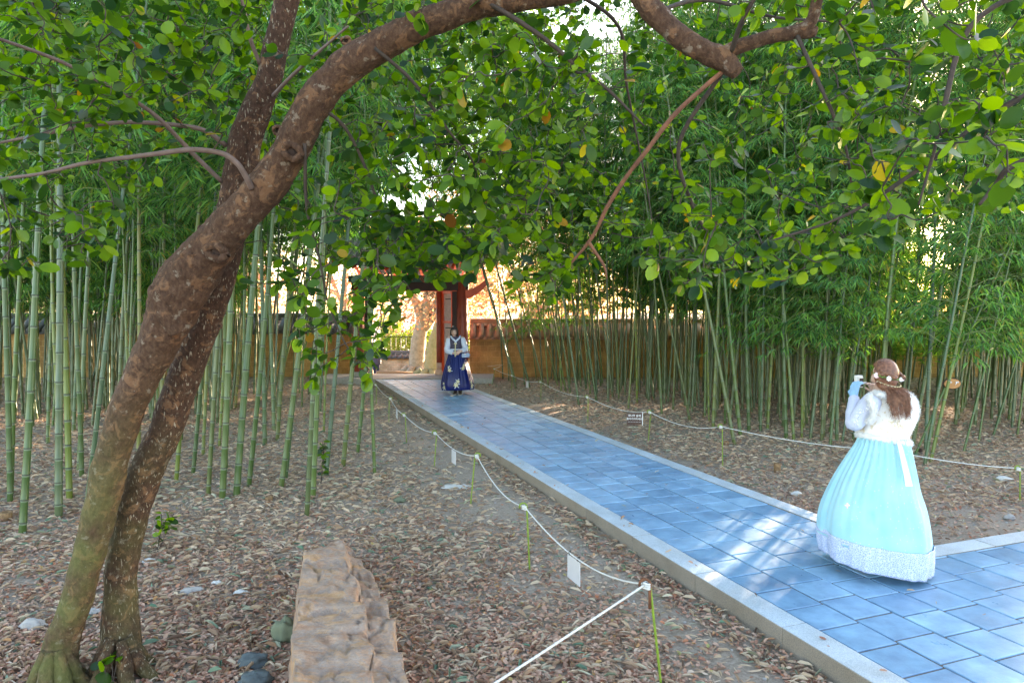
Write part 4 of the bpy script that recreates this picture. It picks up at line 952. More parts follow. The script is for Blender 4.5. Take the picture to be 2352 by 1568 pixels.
for i in order:
    A = P0[i]; d = np.linalg.norm(pts_np - np.array(A), axis=1) + .25 * np.maximum(0, pts_np[:, 2] * 0 + (A.z - pts_np[:, 2])); j = int(np.argmin(d)); S = Vector(pts_np[j]); t = own[j]
    L = (A - S).length
    if L < .05: continue
    if L > .8: S = A.lerp(S, .8 / L) if False else S
    mid = S.lerp(A, .5) + Vector((tr.gauss(0, .06), tr.gauss(0, .06), .10 * L + tr.gauss(0, .04))) * min(1.5, L * 1.6)
    C = catmull([list(S), list(S.lerp(mid, .55) + Vector((tr.gauss(0, .012),) * 3)), list(mid), list(mid.lerp(A, .6) + Vector((tr.gauss(0, .015), tr.gauss(0, .015), tr.gauss(0, .02)))), list(A)], 4)
    C = [Vector(c) for c in C]; r0 = .0030 + .0026 * min(L, 1.5); n = len(C)
    TW[t].tube(C, [r0 * (1 - .6 * k / n) for k in range(n)], 5, cap=False)
    newp = np.array([list(c) for c in C[5::3]]); pts_np = np.concatenate([pts_np, newp]); own += [t] * len(newp)
    total = sum((C[k + 1] - C[k]).length for k in range(n - 1)); step = .045; acc = 0; start = max(0, total - .62); sd = tr.choice((-1, 1)); nxt = start
    for k in range(n - 1):
        seg = (C[k + 1] - C[k]); sl_ = seg.length
        while nxt <= acc + sl_ and sl_ > 0:
            p = C[k] + seg * ((nxt - acc) / sl_); dr = seg.normalized()
            if tr.random() < .80:
                sv = dr.cross(Vector((0, 0, 1))); sv = sv.normalized() if sv.length > .1 else Vector((1, 0, 0))
                LV[t].append((p, (dr * tr.uniform(.1, .9) + sv * sd * tr.uniform(.5, 1.1) + Vector((0, 0, tr.uniform(-.75, .25)))).normalized()))
            sd = -sd; nxt += step * tr.uniform(.7, 1.3)
        acc += sl_
    for _ in range(3): LV[t].append((A, (Vector((tr.gauss(0, 1), tr.gauss(0, 1), tr.gauss(-.5, .7))) + (C[-1] - C[-2]).normalized()).normalized()))
def broad_leaves(name, items, mat, seed, L0=.068):
    r = np.random.RandomState(seed); P = np.array([list(p) for p, d in items]); D = np.array([list(d) for p, d in items]); n = len(P)
    # keep the leaves out of the camera's lap
    L = (L0 * r.uniform(.55, 1.25, n))[:, None]; N = np.array([0, 0, 1.]) + r.normal(0, .75, (n, 3)); S = np.cross(D, N); S /= np.linalg.norm(S, axis=1)[:, None]; U = np.cross(S, D)
    Wd = L * r.uniform(.55, .80, n)[:, None]; cu = r.uniform(-.05, .22, n)[:, None]; fo = r.uniform(.0, .22, n)[:, None]
    P0_ = P + D * .008
    def pt(u, w): return P0_ + D * L * u + S * Wd * w * .5 + U * (-cu * L * u * u + fo * Wd * abs(w) * .5)
    prof = [(.14, .62), (.38, .98), (.66, .96), (.88, .58)]
    cols = [pt(0, 0)] + [pt(u, 0) for u, w in prof] + [pt(1.0, 0)] + [pt(u, -w) for u, w in prof] + [pt(u, w) for u, w in prof]
    V = np.stack(cols, 1).reshape(-1, 3); i = np.arange(n)[:, None] * 14; m_ = [0, 1, 2, 3, 4, 5]; l = [6, 7, 8, 9]; q = [10, 11, 12, 13]
    tri = [(0, l[0], 1), (4, l[3], 5), (0, 1, q[0]), (4, 5, q[3])]; qd = [(1, l[0], l[1], 2), (2, l[1], l[2], 3), (3, l[2], l[3], 4), (1, 2, q[1], q[0]), (2, 3, q[2], q[1]), (3, 4, q[3], q[2])]
    T = np.concatenate([np.concatenate([i + a for a in f], 1) for f in tri]); Q = np.concatenate([np.concatenate([i + a for a in f], 1) for f in qd])
    return mesh_np(name, V, [T, Q], [mat], True)
for k, T in ((0, T1), (1, T2)):
    for nm, me in (("crown", broad_leaves("crown", LV[k], M['cleaf'], 8 + k)), ("twigs", TW[k].mesh("twigs", M['twig1']))):
        o = link(nm, me, T); o.matrix_parent_inverse = Matrix.Translation(-T.location)
print("canopy leaves", len(LV[0]), len(LV[1]))
# sapling sprigs
def sprig(px, py, Y, h, n, label, seed, leafL=.075, lean=(0, 0)):
    c = W(px, py, Y); c.z = gz(c.x, c.y); e = empty("sapling", c, label, "young plant", None); r = random.Random(seed); b = MB(); items = []
    for k in range(3):
        tip = Vector((lean[0] + r.uniform(-.08, .08), lean[1] + r.uniform(-.08, .08), h * r.uniform(.75, 1.05))); C = [Vector(p) for p in catmull([(0, 0, -.02), tuple(tip * .5 + Vector((r.uniform(-.02, .02), 0, .02))), tuple(tip)], 5)]
        b.tube(C, .003, 5)
        for j in range(n): items.append((C[3 + (j * 7) % (len(C) - 3)], Vector((r.gauss(0, 1), r.gauss(0, 1), r.uniform(-.3, .5))).normalized()))
    b.build("stem", M['twig1'], e); link("foliage", broad_leaves("sapling_leaves", items, M['cleaf'], seed, leafL), e)
sprig(250, 1575, 3.72, .22, 4, "small green sprout with round leaves at the foot of the two trunks", 3, .085)
sprig(360, 1262, 6.0, .34, 8, "low green sapling with drooping leaves right of the speckled trunk", 5, .10, (.12, 0))
sprig(735, 1010, 8.2, .55, 12, "leafy sapling in the left grove behind the yellow-green slim stem", 6, .08)

# ------------------------------------------------------------------ rock and stones
rows = [((698, 1262), (786, 1238), (812, 1266)), ((692, 1300), (806, 1298), (842, 1300)), ((684, 1370), (822, 1370), (875, 1366)), ((679, 1425), (838, 1430), (902, 1424)), ((674, 1470), (846, 1470), (912, 1470)), ((668, 1567), (858, 1567), (930, 1567)), ((658, 1700), (868, 1700), (950, 1700)), ((640, 1950), (880, 1950), (975, 1950))]
ZU = [.35, .355, .36, .365, .37, .38, .38, .36]; ZS = [.20, .215, .235, .30, .325, .345, .34, .30]
Lr = [G(*a[0], z) for a, z in zip(rows, ZU)]; Mr = [G(*a[1], z) for a, z in zip(rows, ZU)]; M2 = [G(a[1][0] + 3, a[1][1], z) for a, z in zip(rows, ZS)]; Rr = [G(*a[2], z) for a, z in zip(rows, ZS)]
sec = []
for i in range(len(rows)):
    row = [Lr[i] * 1.0 + Vector((-.05, 0, 0)), Lr[i] + Vector((-.02, 0, 0)), Lr[i], Lr[i].lerp(Mr[i], .33), Lr[i].lerp(Mr[i], .66), Mr[i], Mr[i].lerp(M2[i], .9), M2[i].lerp(Rr[i], .5), Rr[i], Rr[i] + Vector((.02, 0, 0)), Rr[i] + Vector((.05, 0, 0))]
    row[0].z = -.08; row[1].z = .15; row[9].z = .10; row[10].z = -.08; sec.append([list(p) for p in row])
sec = np.array(sec); dens = []
for c_ in range(sec.shape[1]): dens.append(np.array(catmull(list(sec[:, c_]), 10)))
dens = np.stack(dens, 1); g2 = []
for r_ in dens:
    line = []
    for k in range(len(r_) - 1):
        for u in np.linspace(0, 1, 7)[:-1]: line.append(r_[k] * (1 - u) + r_[k + 1] * u)
    line.append(r_[-1]); g2.append(line)
g2 = np.array(g2); far = g2[0].copy()
cap = [];
for u in (1.0, .66, .33): q = far.copy(); q[:, 2] = -.08 + (far[:, 2] + .08) * (1 - u); q[:, 1] += .03 * u; cap.append(q)
g2 = np.concatenate([np.array(cap), g2]); nr, nc = g2.shape[:2]; V = []
rc = Vector((Lr[4].x + .2, Lr[4].y, 0))
for i in range(nr):
    for j in range(nc):
        p = Vector(g2[i, j]); n1 = mnoise.noise(p * 5) ; n2 = mnoise.noise(Vector((p.x * 3, p.y * 9, p.z * 9)) + Vector((7, 0, 0))); n3 = mnoise.noise(p * 28)
        st = math.floor((p.y * 1.0 + .25 * p.x + .12 * n1) * 6.5); h = (mnoise.noise(Vector((st * 1.7 + (5 if j > nc * .55 else 0), 0, 2.2)))) * .038
        cr = -.035 * max(0, 1 - abs((p.x - rc.x) * 1.0 - .10 - .35 * (Lr[4].y - p.y) * .1 + .02 * n2) / .012) if p.y < Lr[3].y else 0
        rg = -.030 * max(0, 1 - abs(mnoise.noise(Vector((p.x * 4 + 3, p.y * 6, p.z * 4)))) / .10)
        V.append((p.x + .035 * n1 + .009 * n3, p.y + .02 * n2, max(-.08, p.z + (h + .022 * n1 + .016 * n2 + .008 * n3 + rg + cr) * (1 if p.z > .1 else .3))))
I = np.arange((nr - 1) * (nc - 1)); a = (I // (nc - 1)) * nc + I % (nc - 1)
me = mesh_np("standing_rock", np.array(V) - np.array([rc.x, rc.y, 0]), [np.stack([a, a + nc, a + nc + 1, a + 1], 1)], [M['rock']], True)
ro = link("long_rock", me); ro.location = rc; tag(ro, "long reddish grey layered rock slab lying at the bottom centre left", "rock")
def stone(px, py, w, mat, label, hz=.5, dy=1.0, seed=0, sink=.3, z=0):
    c = G(px, py, 0); r = w / 2 * c.y / F; b = MB()
    def f(q, d): return q * (1 + .42 * mnoise.noise(d * 1.9 + Vector((seed, 0, 0))) + .10 * mnoise.noise(d * 4 + Vector((seed, 3, 0))))
    b.ell((0, 0, 0), (r, r * dy, r * hz), 22, 14, Matrix.Rotation(seed * .7, 3, 'Z') if dy == 1 else None, f); o = b.build("stone", M[mat], None)
    o.location = (c.x, c.y + r * .3, gz(c.x, c.y) + r * hz * (1 - sink) - .0); tag(o, label, "stone", "loose stones lying in the leaf litter")
stone(653, 1480, 62, 'stone_green', "rounded green-grey stone against the left side of the long rock", 1.0, .8, 1, .2)
stone(578, 1535, 72, 'stone_dark', "angular dark blue-grey stone left of the long rock", .5, .7, 2, .45)
stone(580, 1585, 84, 'stone_dark', "dark stone at the bottom edge left of the long rock", .5, .7, 3, .45)
stone(917, 1155, 26, 'stone_green', "small dark green stone in the litter above the long rock", .5, .6, 4)
stone(70, 1450, 54, 'stone_pale', "flat pale pinkish stone left of the mossy trunk", .5, .7, 5)
stone(440, 1366, 58, 'stone_pale', "flat mauve stone between the speckled trunk and the long rock", .25, .5, 6)
stone(340, 1292, 28, 'stone_white', "pale cream stone right of the speckled trunk", .4, .7, 7)
stone(497, 1346, 26, 'stone_white', "small white stone right of the flat mauve stone", .5, .6, 8)
stone(552, 1368, 34, 'stone_white', "broken white stone midway to the long rock", .4, .7, 9)
stone(1048, 1120, 66, 'stone_white', "flat pale stone patch beside the second rope post of the left rope", .10, .7, 10, .1)
stone(1830, 1137, 24, 'stone_white', "white stone on the bare earth left of the pale blue skirt", .5, .6, 11)
stone(2322, 1192, 26, 'stone_pale', "grey stone near the right paving edge", .55, .7, 12)
stone(2310, 1105, 36, 'stone_white', "flat whitish stone by the rightmost rope post", .3, .7, 13)
stone(210, 1412, 40, 'stone_pale', "pale blue-grey flat stone between the two trunks", .3, .7, 14)
b = MB(); c = G(985, 1255, 0); b.tube([c + Vector((-.14, .2, .02)), c + Vector((-.10, .05, .03)), c + Vector((.02, -.02, .02)), c + Vector((.10, -.05, .015))], .006, 6); o = b.build("fallen_stick", M['rawwood']); tag(o, "thin curved dry stick lying left of the fourth rope post", "stick")
b = MB(); c = G(640, 1283, 0); b.tube([c + Vector((-.12, 0, .02)), c, c + Vector((.14, .01, .02))], .008, 6); o = b.build("fallen_stick", M['limb']); tag(o, "short mauve stick lying beside the top of the long rock", "stick")

# ------------------------------------------------------------------ rope fence
def post(px, py, bx, by, label, hook=1, Yf=None, rust=False, side='left'):
    q = G(bx, by, 0) if Yf is None else W(bx, 1000, Yf); top = W(px, py, q.y) if Yf is None else Vector((q.x, q.y, .56))
    g0 = gz(q.x, q.y); h = top.z; e = empty("rope_post", (q.x, q.y, g0), label, "rope post", "green iron rope posts along the " + side + " side of the path"); dx = top.x - q.x
    N = max(12, int(h / .012)); b = MB(); pts = [Vector((dx * k / N, 0, -.05 + (h + .05) * k / N)) for k in range(N + 1)]
    b.tube(pts, [.0068 * (1.16 if k % 2 else .94) for k in range(N + 1)], 8); b.build("rod", M['postgreen'], e)
    hk = MB(); r = .030; hk.tube([Vector((dx, 0, h - .02))] + [Vector((dx + hook * r * (math.cos(a) - 1), -.004, h + r * math.sin(a))) for a in np.linspace(0, math.pi * 1.15, 12)], .0075, 8)
    hk.build("hook", M['postrust'] if rust else M['postgreen'], e)
    if rust: hk = MB(); hk.tube([Vector((dx, 0, h - .14)), Vector((dx, 0, h - .01))], .0095, 8); hk.build("rusty_collar", M['postrust'], e)
    wr = MB()
    for k in range(3): wr.tube([Vector((dx - hook * .02 + .018 * math.cos(a), .018 * math.sin(a), h - .008 + .013 * (k - 1) + .004 * math.sin(a * 2))) for a in np.linspace(0, 6.28, 13)], .0068, 6)
    wr.build("rope_knot", M['rope'], e)
    return Vector((top.x - hook * .02, top.y, h + g0))
def rope(points, name_label, rad=.0050):
    """points: list of (point, sag to the next)."""
    C = []
    for i in range(len(points) - 1):
        a, s = points[i]; b_ = points[i + 1][0]
        for k in range(14):
            t = k / 14; p = a.lerp(b_, t); p.z -= 4 * s * t * (1 - t) * (1 - .35 * (t - .5)); C.append(p)
    C.append(points[-1][0]); D = []
    for i in range(len(C) - 1):
        n = max(2, int((C[i + 1] - C[i]).length / .02))
        for k in range(n): D.append(C[i].lerp(C[i + 1], k / n))
    D.append(C[-1]); b = MB(); o0 = D[0].copy(); b.tube([d - o0 for d in D], [rad * (1.10 if k % 2 else .93) for k in range(len(D))], 8)
    o = b.build("boundary_rope", M['rope']); o.location = o0; tag(o, name_label, "rope"); return C
A = [post(1493, 1345, 1521, 1580, "nearest corner rope post with rusty hook, bottom centre", 1, rust=True), post(1210, 1160, 1217, 1305, "second rope post from the front, left of the path"), post(1091, 1046, 1080, 1160, "third rope post from the front, right of the pale stone patch", -1),
     post(1003, 993, 997, 1070, "fourth rope post from the front, left of the path"), post(931, 950, 934, 1014, "fifth rope post on the left, before the slim last bamboo"), post(894, 914, 893, 970, "sixth rope post on the left, short of the grove's last stem", -1), post(865, 884, 864, 930, "farthest rope post on the left, near the gate")]
end = Vector((-.75, 2.1, .52)); CL = rope([(A[0], .02), (A[1], .12), (A[2], .10), (A[3], .09), (A[4], .05), (A[5], .05), (A[6], 0)][0:0] + [(A[0], .13), (A[1], .10), (A[2], .08), (A[3], .06), (A[4], .05), (A[5], .04), (A[6], .03), (A[6] + Vector((-.8, 2.5, 0)), 0)], "white rope sagging between posts along the left of the path")
rope([(end, .01), (A[0] + Vector((-.02, -.02, 0)), 0)], "taut white rope slanting from the corner post to the bottom edge", .0060)
B_ = [post(2343, 1074, 2343, 1150, "rightmost rope post at the picture's right edge", side='right'), post(0, 0, 2040, 0, "rope post hidden behind the woman in pale blue", Yf=7.7, side='right'), post(1659, 979, 1660, 1073, "rope post on the right, first to the left of the woman in pale blue", side='right'), post(1495, 946, 1488, 1017, "rope post just right of the brown sign", side='right'),
      post(1351, 910, 1350, 971, "rope post midway along the right rope", side='right'), post(1243, 877, 1242, 921, "rope post right of the white notice", side='right'), post(1177, 862, 1174, 897, "rope post left of the white notice", side='right'), post(1137, 846, 1129, 884, "farthest rope post on the right, by the gate step", side='right')]
wl = W(1156, 836, 21.6); we = W(1120, 841, 21.8)
CR = rope([(B_[0], .03), (B_[1], .05), (B_[2], .10), (B_[3], .09), (B_[4], .08), (B_[5], .06), (B_[6], .03), (B_[7], .02), (wl, .01), (we, 0)], "white rope sagging between posts along the right side and the wall")
def ties(e, w, h):
    b = MB()
    for sx in (-.35, .35): b.tube([Vector((sx * w + .009 * math.cos(a), .009 * math.sin(a), .006 + .011 * math.sin(a))) for a in np.linspace(0, 6.28, 9)], .0022, 5); b.box((sx * w, 0, -.010), (.003, .006, .012))
    b.build("cable_tie", M['cable_tie'], e)
def card(C, px, w, h, mat, label, cat, yaw=None):
    best = min(range(1, len(C) - 1), key=lambda i: abs(1176 + F * C[i].x / C[i].y - px)); c = C[best]; t = (C[best + 1] - C[best - 1]).normalized()
    if t.x < 0: t = -t
    ang = math.atan2(t.y, t.x) if yaw is None else yaw; e = empty("hanging_card", c, label, cat, None, ang); slope = t.z / max(.2, math.hypot(t.x, t.y))
    b = MB(); V = []
    for y in (-.0025, .0025):
        for (x, z) in ((-w / 2, -h), (w / 2, -h), (w / 2, 0), (-w / 2, 0)): V.append((x, y, z - .014 + slope * x))
    b.add(V, [(0, 1, 2, 3), (7, 6, 5, 4), (0, 4, 5, 1), (1, 5, 6, 2), (2, 6, 7, 3), (3, 7, 4, 0)]); b.build("board", mat, e, False); ties(e, w, h); return e
card(CL, 1324, .20, .165, M['card'], "blank grey-white card hanging on the near part of the left rope", "notice card")
card(CL, 1039, .20, .165, M['card'], "small pale card on the left rope between third and fourth posts", "notice card")
card(CL, 909, .20, .155, M['card'], "far pale card on the left rope beyond the fifth post", "notice card")
s1 = card(CR, 1209, .17, .15, M['cardwhite'], "white notice with grey print hanging on the far right rope", "notice")
b = MB()
for k, (w, z) in enumerate(((.05, -.035), (.07, -.065), (.11, -.095), (.12, -.11), (.10, -.125))): b.box((0, -.0045, z - .012), (w, .002, .006 if k > 1 else .012))
b.build("printed_lines", M['greyink'], s1, False)
s2 = card(CR, 1459, .255, .20, M['signbrown'], "brown sign with white Korean lettering hanging on the right rope", "sign", R(-8))
b = MB(); b.box((.1275 + .006, 0, -.105), (.012, .010, .235)); b.build("side_rail", M['white'], s2, False)
def lettering(txt, size, loc, parent, mat):
    cu = bpy.data.curves.new("lettering", 'FONT'); cu.body = txt; cu.size = size; cu.align_x = 'CENTER'; cu.align_y = 'CENTER'; cu.extrude = .0006; cu.offset = size * .012; 
    tmp = bpy.data.objects.new("tmp_text", cu); COL.objects.link(tmp); bpy.context.view_layer.update(); me = bpy.data.meshes.new_from_object(tmp.evaluated_get(bpy.context.evaluated_depsgraph_get())); bpy.data.objects.remove(tmp); me.materials.clear(); me.materials.append(mat)
    o = link("lettering", me, parent); o.location = loc; o.rotation_euler = (R(90), 0, 0); return o
lettering("대나무 숲에", .044, (.0, -.0045, -.060), s2, M['white']); lettering("들어가지마세요", .040, (0, -.0045, -.115), s2, M['white'])
b = MB()
for k in range(5): b.box((-.09 + .045 * k, -.0045, -.165), (.036, .002, .008))
b.build("small_print", M['greyink'], s2, False)
#PART4
# ------------------------------------------------------------------ people
M['skin'] = simple("skin", (.62, .40, .31), (.56, .35, .27), .5, 12)
M['hairbrown'] = simple("brown_hair", (.10, .035, .022), (.34, .15, .085), .38, 45)
M['hairblack'] = simple("black_hair", (.02, .014, .013), (.035, .022, .02), .38, 60)
M['fur'] = simple("white_fur", (.86, .85, .84), (.74, .73, .73), .9, 30)
M['lilac'] = simple("pale_lilac_knit", (.60, .63, .76), (.52, .55, .69), .8, 60, .2)
M['glove'] = simple("pale_blue_knit_glove", (.30, .55, .78), (.25, .48, .72), .85, 120, .3)
m, nt, bs = newmat("ivory_brocade"); v = objco(nt)
c = ramp(nt, noise(nt, 26, 4, .6, v), [(.56, (.84, .80, .76)), (.60, (.68, .56, .40))]); nt.links.new(c, bs.inputs["Base Color"]); bs.inputs["Roughness"].default_value = .8; M['brocade'] = m
def dress_mat(name, c1, c2, dot, dots, thr=.05, rough=.45, trans=.25):
    m, nt, bs = newmat(name); v = objco(nt); vo = nt.nodes.new("ShaderNodeTexVoronoi"); vo.inputs["Scale"].default_value = dots; nt.links.new(v, vo.inputs["Vector"])
    base = ramp(nt, noise(nt, 5, 3, .5, v), [(.3, c1), (.7, c2)]); f = ramp(nt, vo.outputs["Distance"], [(thr, (1,) * 3), (thr + .03, (0,) * 3)])
    nt.links.new(mixc(nt, f, base, dot), bs.inputs["Base Color"]); bs.inputs["Roughness"].default_value = rough; bs.inputs["Sheen Weight"].default_value = .3 * (trans > 0); bs.inputs["Specular IOR Level"].default_value = .3
    tr = nt.nodes.new("ShaderNodeBsdfTranslucent"); nt.links.new(base, tr.inputs[0]); mx = nt.nodes.new("ShaderNodeMixShader"); mx.inputs[0].default_value = trans
    nt.links.new(bs.outputs[0], mx.inputs[1]); nt.links.new(tr.outputs[0], mx.inputs[2]); nt.links.new(mx.outputs[0], nt.nodes["Material Output"].inputs[0]); return m
M['aqua'] = dress_mat("aqua_organza", (.33, .72, .85), (.46, .81, .90), (.85, .78, .72), 34, .13, .7)
M['navy'] = dress_mat("navy_satin", (.003, .009, .075), (.004, .014, .12), (.01, .03, .2), 10, .0, .3, 0)
m, nt, bs = newmat("white_lace"); v = objco(nt); vo = nt.nodes.new("ShaderNodeTexVoronoi"); vo.feature = 'DISTANCE_TO_EDGE'; vo.inputs["Scale"].default_value = 75; nt.links.new(v, vo.inputs["Vector"])
nt.links.new(ramp(nt, vo.outputs["Distance"], [(.05, (.60, .66, .78)), (.16, (.30, .39, .66))]), bs.inputs["Base Color"]); bs.inputs["Roughness"].default_value = .7; bump(nt, bs, vo.outputs["Distance"], .4, .004); M['lace'] = m
m, nt, bs = newmat("navy_brocade"); v = objco(nt); vo = nt.nodes.new("ShaderNodeTexVoronoi"); vo.inputs["Scale"].default_value = 60; nt.links.new(v, vo.inputs["Vector"])
nt.links.new(ramp(nt, vo.outputs["Distance"], [(.16, (.30, .25, .28)), (.24, (.035, .032, .07))]), bs.inputs["Base Color"]); bs.inputs["Roughness"].default_value = .6; M['bodice'] = m
M['silk'] = simple("pale_silk", (.60, .66, .78), (.5, .57, .72), .5, 10); M['gold'] = simple("gold_thread", (.60, .50, .24), (.66, .62, .46), .5, 40)
M['pink'] = simple("pink_petal", (.85, .55, .58), (.85, .72, .70), .6, 60); M['petal'] = simple("white_petal", (.85, .80, .76), (.8, .74, .68), .6, 60)
M['boot'] = simple("dark_brown_leather", (.05, .03, .022), (.03, .02, .015), .45, 14); M['sole'] = simple("pale_sole", (.5, .46, .4), None, .8)
M['lip'] = simple("lip", (.5, .16, .14), None, .5); M['eye'] = simple("eye", (.02, .014, .012), None, .3)
M['leafgreen'] = simple("wreath_leaf", (.16, .30, .05), (.1, .22, .04), .6)
M['bag'] = simple("light_blue_patent_leather", (.27, .38, .55), (.22, .32, .48), .25, 8)
M['screen'] = simple("dark_camera_screen", (.01, .012, .018), None, .15); M['camwhite'] = simple("white_camera_body", (.78, .76, .72), (.72, .70, .67), .4, 8)
M['puffer'] = simple("navy_padded_nylon", (.03, .035, .08), (.05, .05, .10), .5, 10); M['jeans'] = simple("dark_jeans", (.02, .03, .09), None, .85)
def head_parts(mb, c, fwd, s=1.0):
    """skull, face, nose, ears and jaw as overlapping closed shapes (fused later); c head centre, fwd horizontal facing"""
    fwd = Vector(fwd).normalized(); rt = fwd.cross(Vector((0, 0, 1))).normalized(); rot = Matrix((rt, fwd, Vector((0, 0, 1)))).transposed()
    def f(q, d):
        x, y, z = q
        if d.z < 0: x *= 1 - .30 * (-d.z) ** 1.3; y = y * (1 - .10 * -d.z) + .012 * (-d.z) * s
        if d.y > .5: y -= .008 * s * math.exp(-((d.z - .08) / .12) ** 2) * (1 if abs(d.x) > .12 else .2)
        return Vector((x, y, z))
    mb.ell(c, (.074 * s, .092 * s, .112 * s), 28, 20, rot, f)
    P = lambda x, y, z: c + rot @ Vector((x * s, y * s, z * s))
    mb.capsule(P(0, .088, .012), P(0, .104, -.022), .007 * s, .012 * s, 8)
    mb.ell(P(0, .086, -.058), (.020 * s, .010 * s, .009 * s), 10, 6, rot); mb.ell(P(0, .074, -.094), (.024 * s, .018 * s, .016 * s), 10, 6, rot)
    for sx in (-1, 1):
        mb.ell(P(sx * .075, -.004, -.008), (.010 * s, .018 * s, .030 * s), 10, 8, rot); mb.ell(P(sx * .04, .062, -.035), (.024 * s, .02 * s, .024 * s), 10, 6, rot)
    return P, rot
def hand(mb, wrist, d, palm_n, side, curl, s=1.0, thumb_in=.5, th=1.0):
    """palm, four unequal bent fingers and a thumb; d points along the hand, palm_n out of the palm"""
    d = Vector(d).normalized(); n = Vector(palm_n); n = (n - d * n.dot(d)).normalized(); w = d.cross(n) * side; wrist = Vector(wrist)
    for k in range(4):
        u = (k - 1.5) * .019 * s; mb.capsule(wrist + w * u * .55 + d * .012 * s, wrist + w * u + d * .078 * s, .0135 * s * th, .0105 * s * th, 8)
    for k in range(4):
        L = (.068, .078, .074, .058)[k] * s; p = wrist + w * ((k - 1.5) * .0195 * s) + d * .080 * s; a = curl[k] if hasattr(curl, '__len__') else curl; dr = d.copy(); r = .0088 * s * th
        for j, fr in enumerate((.45, .31, .24)):
            dr = (dr * math.cos(a) + n * math.sin(a)).normalized(); n2 = n; q = p + dr * L * fr; mb.capsule(p, q, r * (1 - .1 * j), r * (.9 - .1 * j), 8); p = q
            n = (n * math.cos(a) - d * math.sin(a)).normalized() if False else n
            a = a * 1.0 if j == 0 else a
            dr_side = dr; dr = (dr_side + n * math.tan(min(1.2, a)) * .5).normalized()
    p = wrist - w * .026 * s + d * .02 * s; q = p + (d * .6 - w * .75 + n * .25 * thumb_in).normalized() * .036 * s; t = q + (d * .8 - w * .1 + n * .75 * thumb_in).normalized() * .034 * s
    mb.capsule(p, q, .0125 * s * th, .0105 * s * th, 8); mb.capsule(q, t, .0100 * s * th, .0085 * s * th, 8)
def fuse(mb, name, mat, parent, vox=.005, smooth=2):
    o = mb.build(name, mat, parent); r = o.modifiers.new("remesh", 'REMESH'); r.mode = 'VOXEL'; r.voxel_size = vox; r.use_smooth_shade = True
    if smooth: q = o.modifiers.new("smooth", 'SMOOTH'); q.iterations = smooth; q.factor = .5
    return o
def loft(name, rings, mat, parent, n=96, fold=None, close=False, sub=5, thick=.004):
    """rings: (cx, cy, z, rx, ry, tiltx, tilty); vertical loft through smooth rings"""
    Rg = np.array(catmull([list(r) + [0] * (7 - len(r)) for r in rings], sub)); V = []; m = len(Rg)
    for i, (cx, cy, z, rx, ry, tx, ty) in enumerate(Rg):
        t = i / (m - 1)
        for k in range(n):
            a = 2 * math.pi * k / n; q = 1 + (fold(a, t) if fold else 0); x = rx * math.cos(a) * q; y = ry * math.sin(a) * q
            V.append((cx + x, cy + y, z + tx * math.cos(a) + ty * math.sin(a)))
    I = np.arange((m - 1) * n); i = I // n; k = I % n; k2 = (k + 1) % n; F4 = np.stack([i * n + k, (i + 1) * n + k, (i + 1) * n + k2, i * n + k2], 1)
    o = link(name, mesh_np(name, V, [F4], [mat], True), parent)
    if thick: s = o.modifiers.new("thickness", 'SOLIDIFY'); s.thickness = thick; s.offset = 0
    return o, Rg
def fur_on(o_mesh, n, L, mat, parent, name, seed, droop=.3):
    r = np.random.RandomState(seed); v = np.array([list(q.co) for q in o_mesh.vertices]); nn = np.array([list(q.normal) for q in o_mesh.vertices]); k = r.randint(0, len(v), n)
    P = v[k] + r.normal(0, .004, (n, 3)); D = nn[k] + r.normal(0, .45, (n, 3)) + np.array([0, 0, -droop]); D /= np.linalg.norm(D, axis=1)[:, None]; S = np.cross(D, r.normal(size=(n, 3))); S /= np.linalg.norm(S, axis=1)[:, None]
    l = (L * r.uniform(.5, 1.2, n))[:, None]; V = np.stack([P - S * .0011, P + S * .0011, P + D * l], 1).reshape(-1, 3); i = np.arange(n)[:, None] * 3
    return link(name, mesh_np(name, V, [np.concatenate([i, i + 1, i + 2], 1)], [mat], False), parent)

# --- near woman, seen from behind, photographing
nb = G(2014, 1322, ZP); NWY = 5.24; nb = Vector((W(2014, 1000, NWY).x, NWY, ZP))
NW = empty("person", nb, "woman in fur vest, pale blue hanbok and flower wreath, photographing with raised hands", "person")
def Q(px, py, Y): return W(px, py, Y) - nb
FWD = Vector((-.42, .90, 0)).normalized()
hc = Q(2032, 862, 5.24)
b = MB(); P_, hrot = head_parts(b, hc, FWD, 1.0)
neck0 = hc + Vector((0, 0, -.08)) - FWD * .01; b.capsule(neck0, neck0 + Vector((.008, 0, -.10)), .048, .054, 14)
ch = Vector((.05, .055, 1.22)); b.ell(ch, (.125, .078, .19), 24, 16); b.capsule(ch + Vector((0, 0, -.05)), Vector((.03, .03, .95)), .085, .10, 18); b.capsule(Vector((.01, .02, .92)), Vector((0, .02, .86)), .15, .14, 18)
for sx in (-1, 1): b.capsule(Vector((sx * .08, .02, .86)), Vector((sx * .08, .03, .45)), .075, .05, 12); b.capsule(Vector((sx * .08, .03, .45)), Vector((sx * .08, .0, .09)), .05, .035, 12); b.capsule(Vector((sx * .08, -.02, .03)), Vector((sx * .08, .14, .03)), .032, .028, 10)
shL = Q(2002, 924, 5.22); elL = Q(1962, 969, 5.22); wrL = Q(1961, 911, 5.42); shR = Q(2086, 926, 5.36); elR = Q(2074, 962, 5.60); wrR = Q(2013, 903, 5.50)
for a, c_, r0, r1 in ((shL, elL, .045, .037), (elL, wrL, .036, .026), (shR, elR, .045, .037), (elR, wrR, .036, .026), (ch + Vector((0, 0, .15)), shL, .06, .05), (ch + Vector((0, 0, .15)), shR, .06, .05)): b.capsule(a, c_, r0, r1, 12)
dR = (Q(1996, 872, 5.50) - wrR); hand(b, wrR, dR, (-.7, -.3, -.1), 1, (.35, .5, .6, .7), .95)
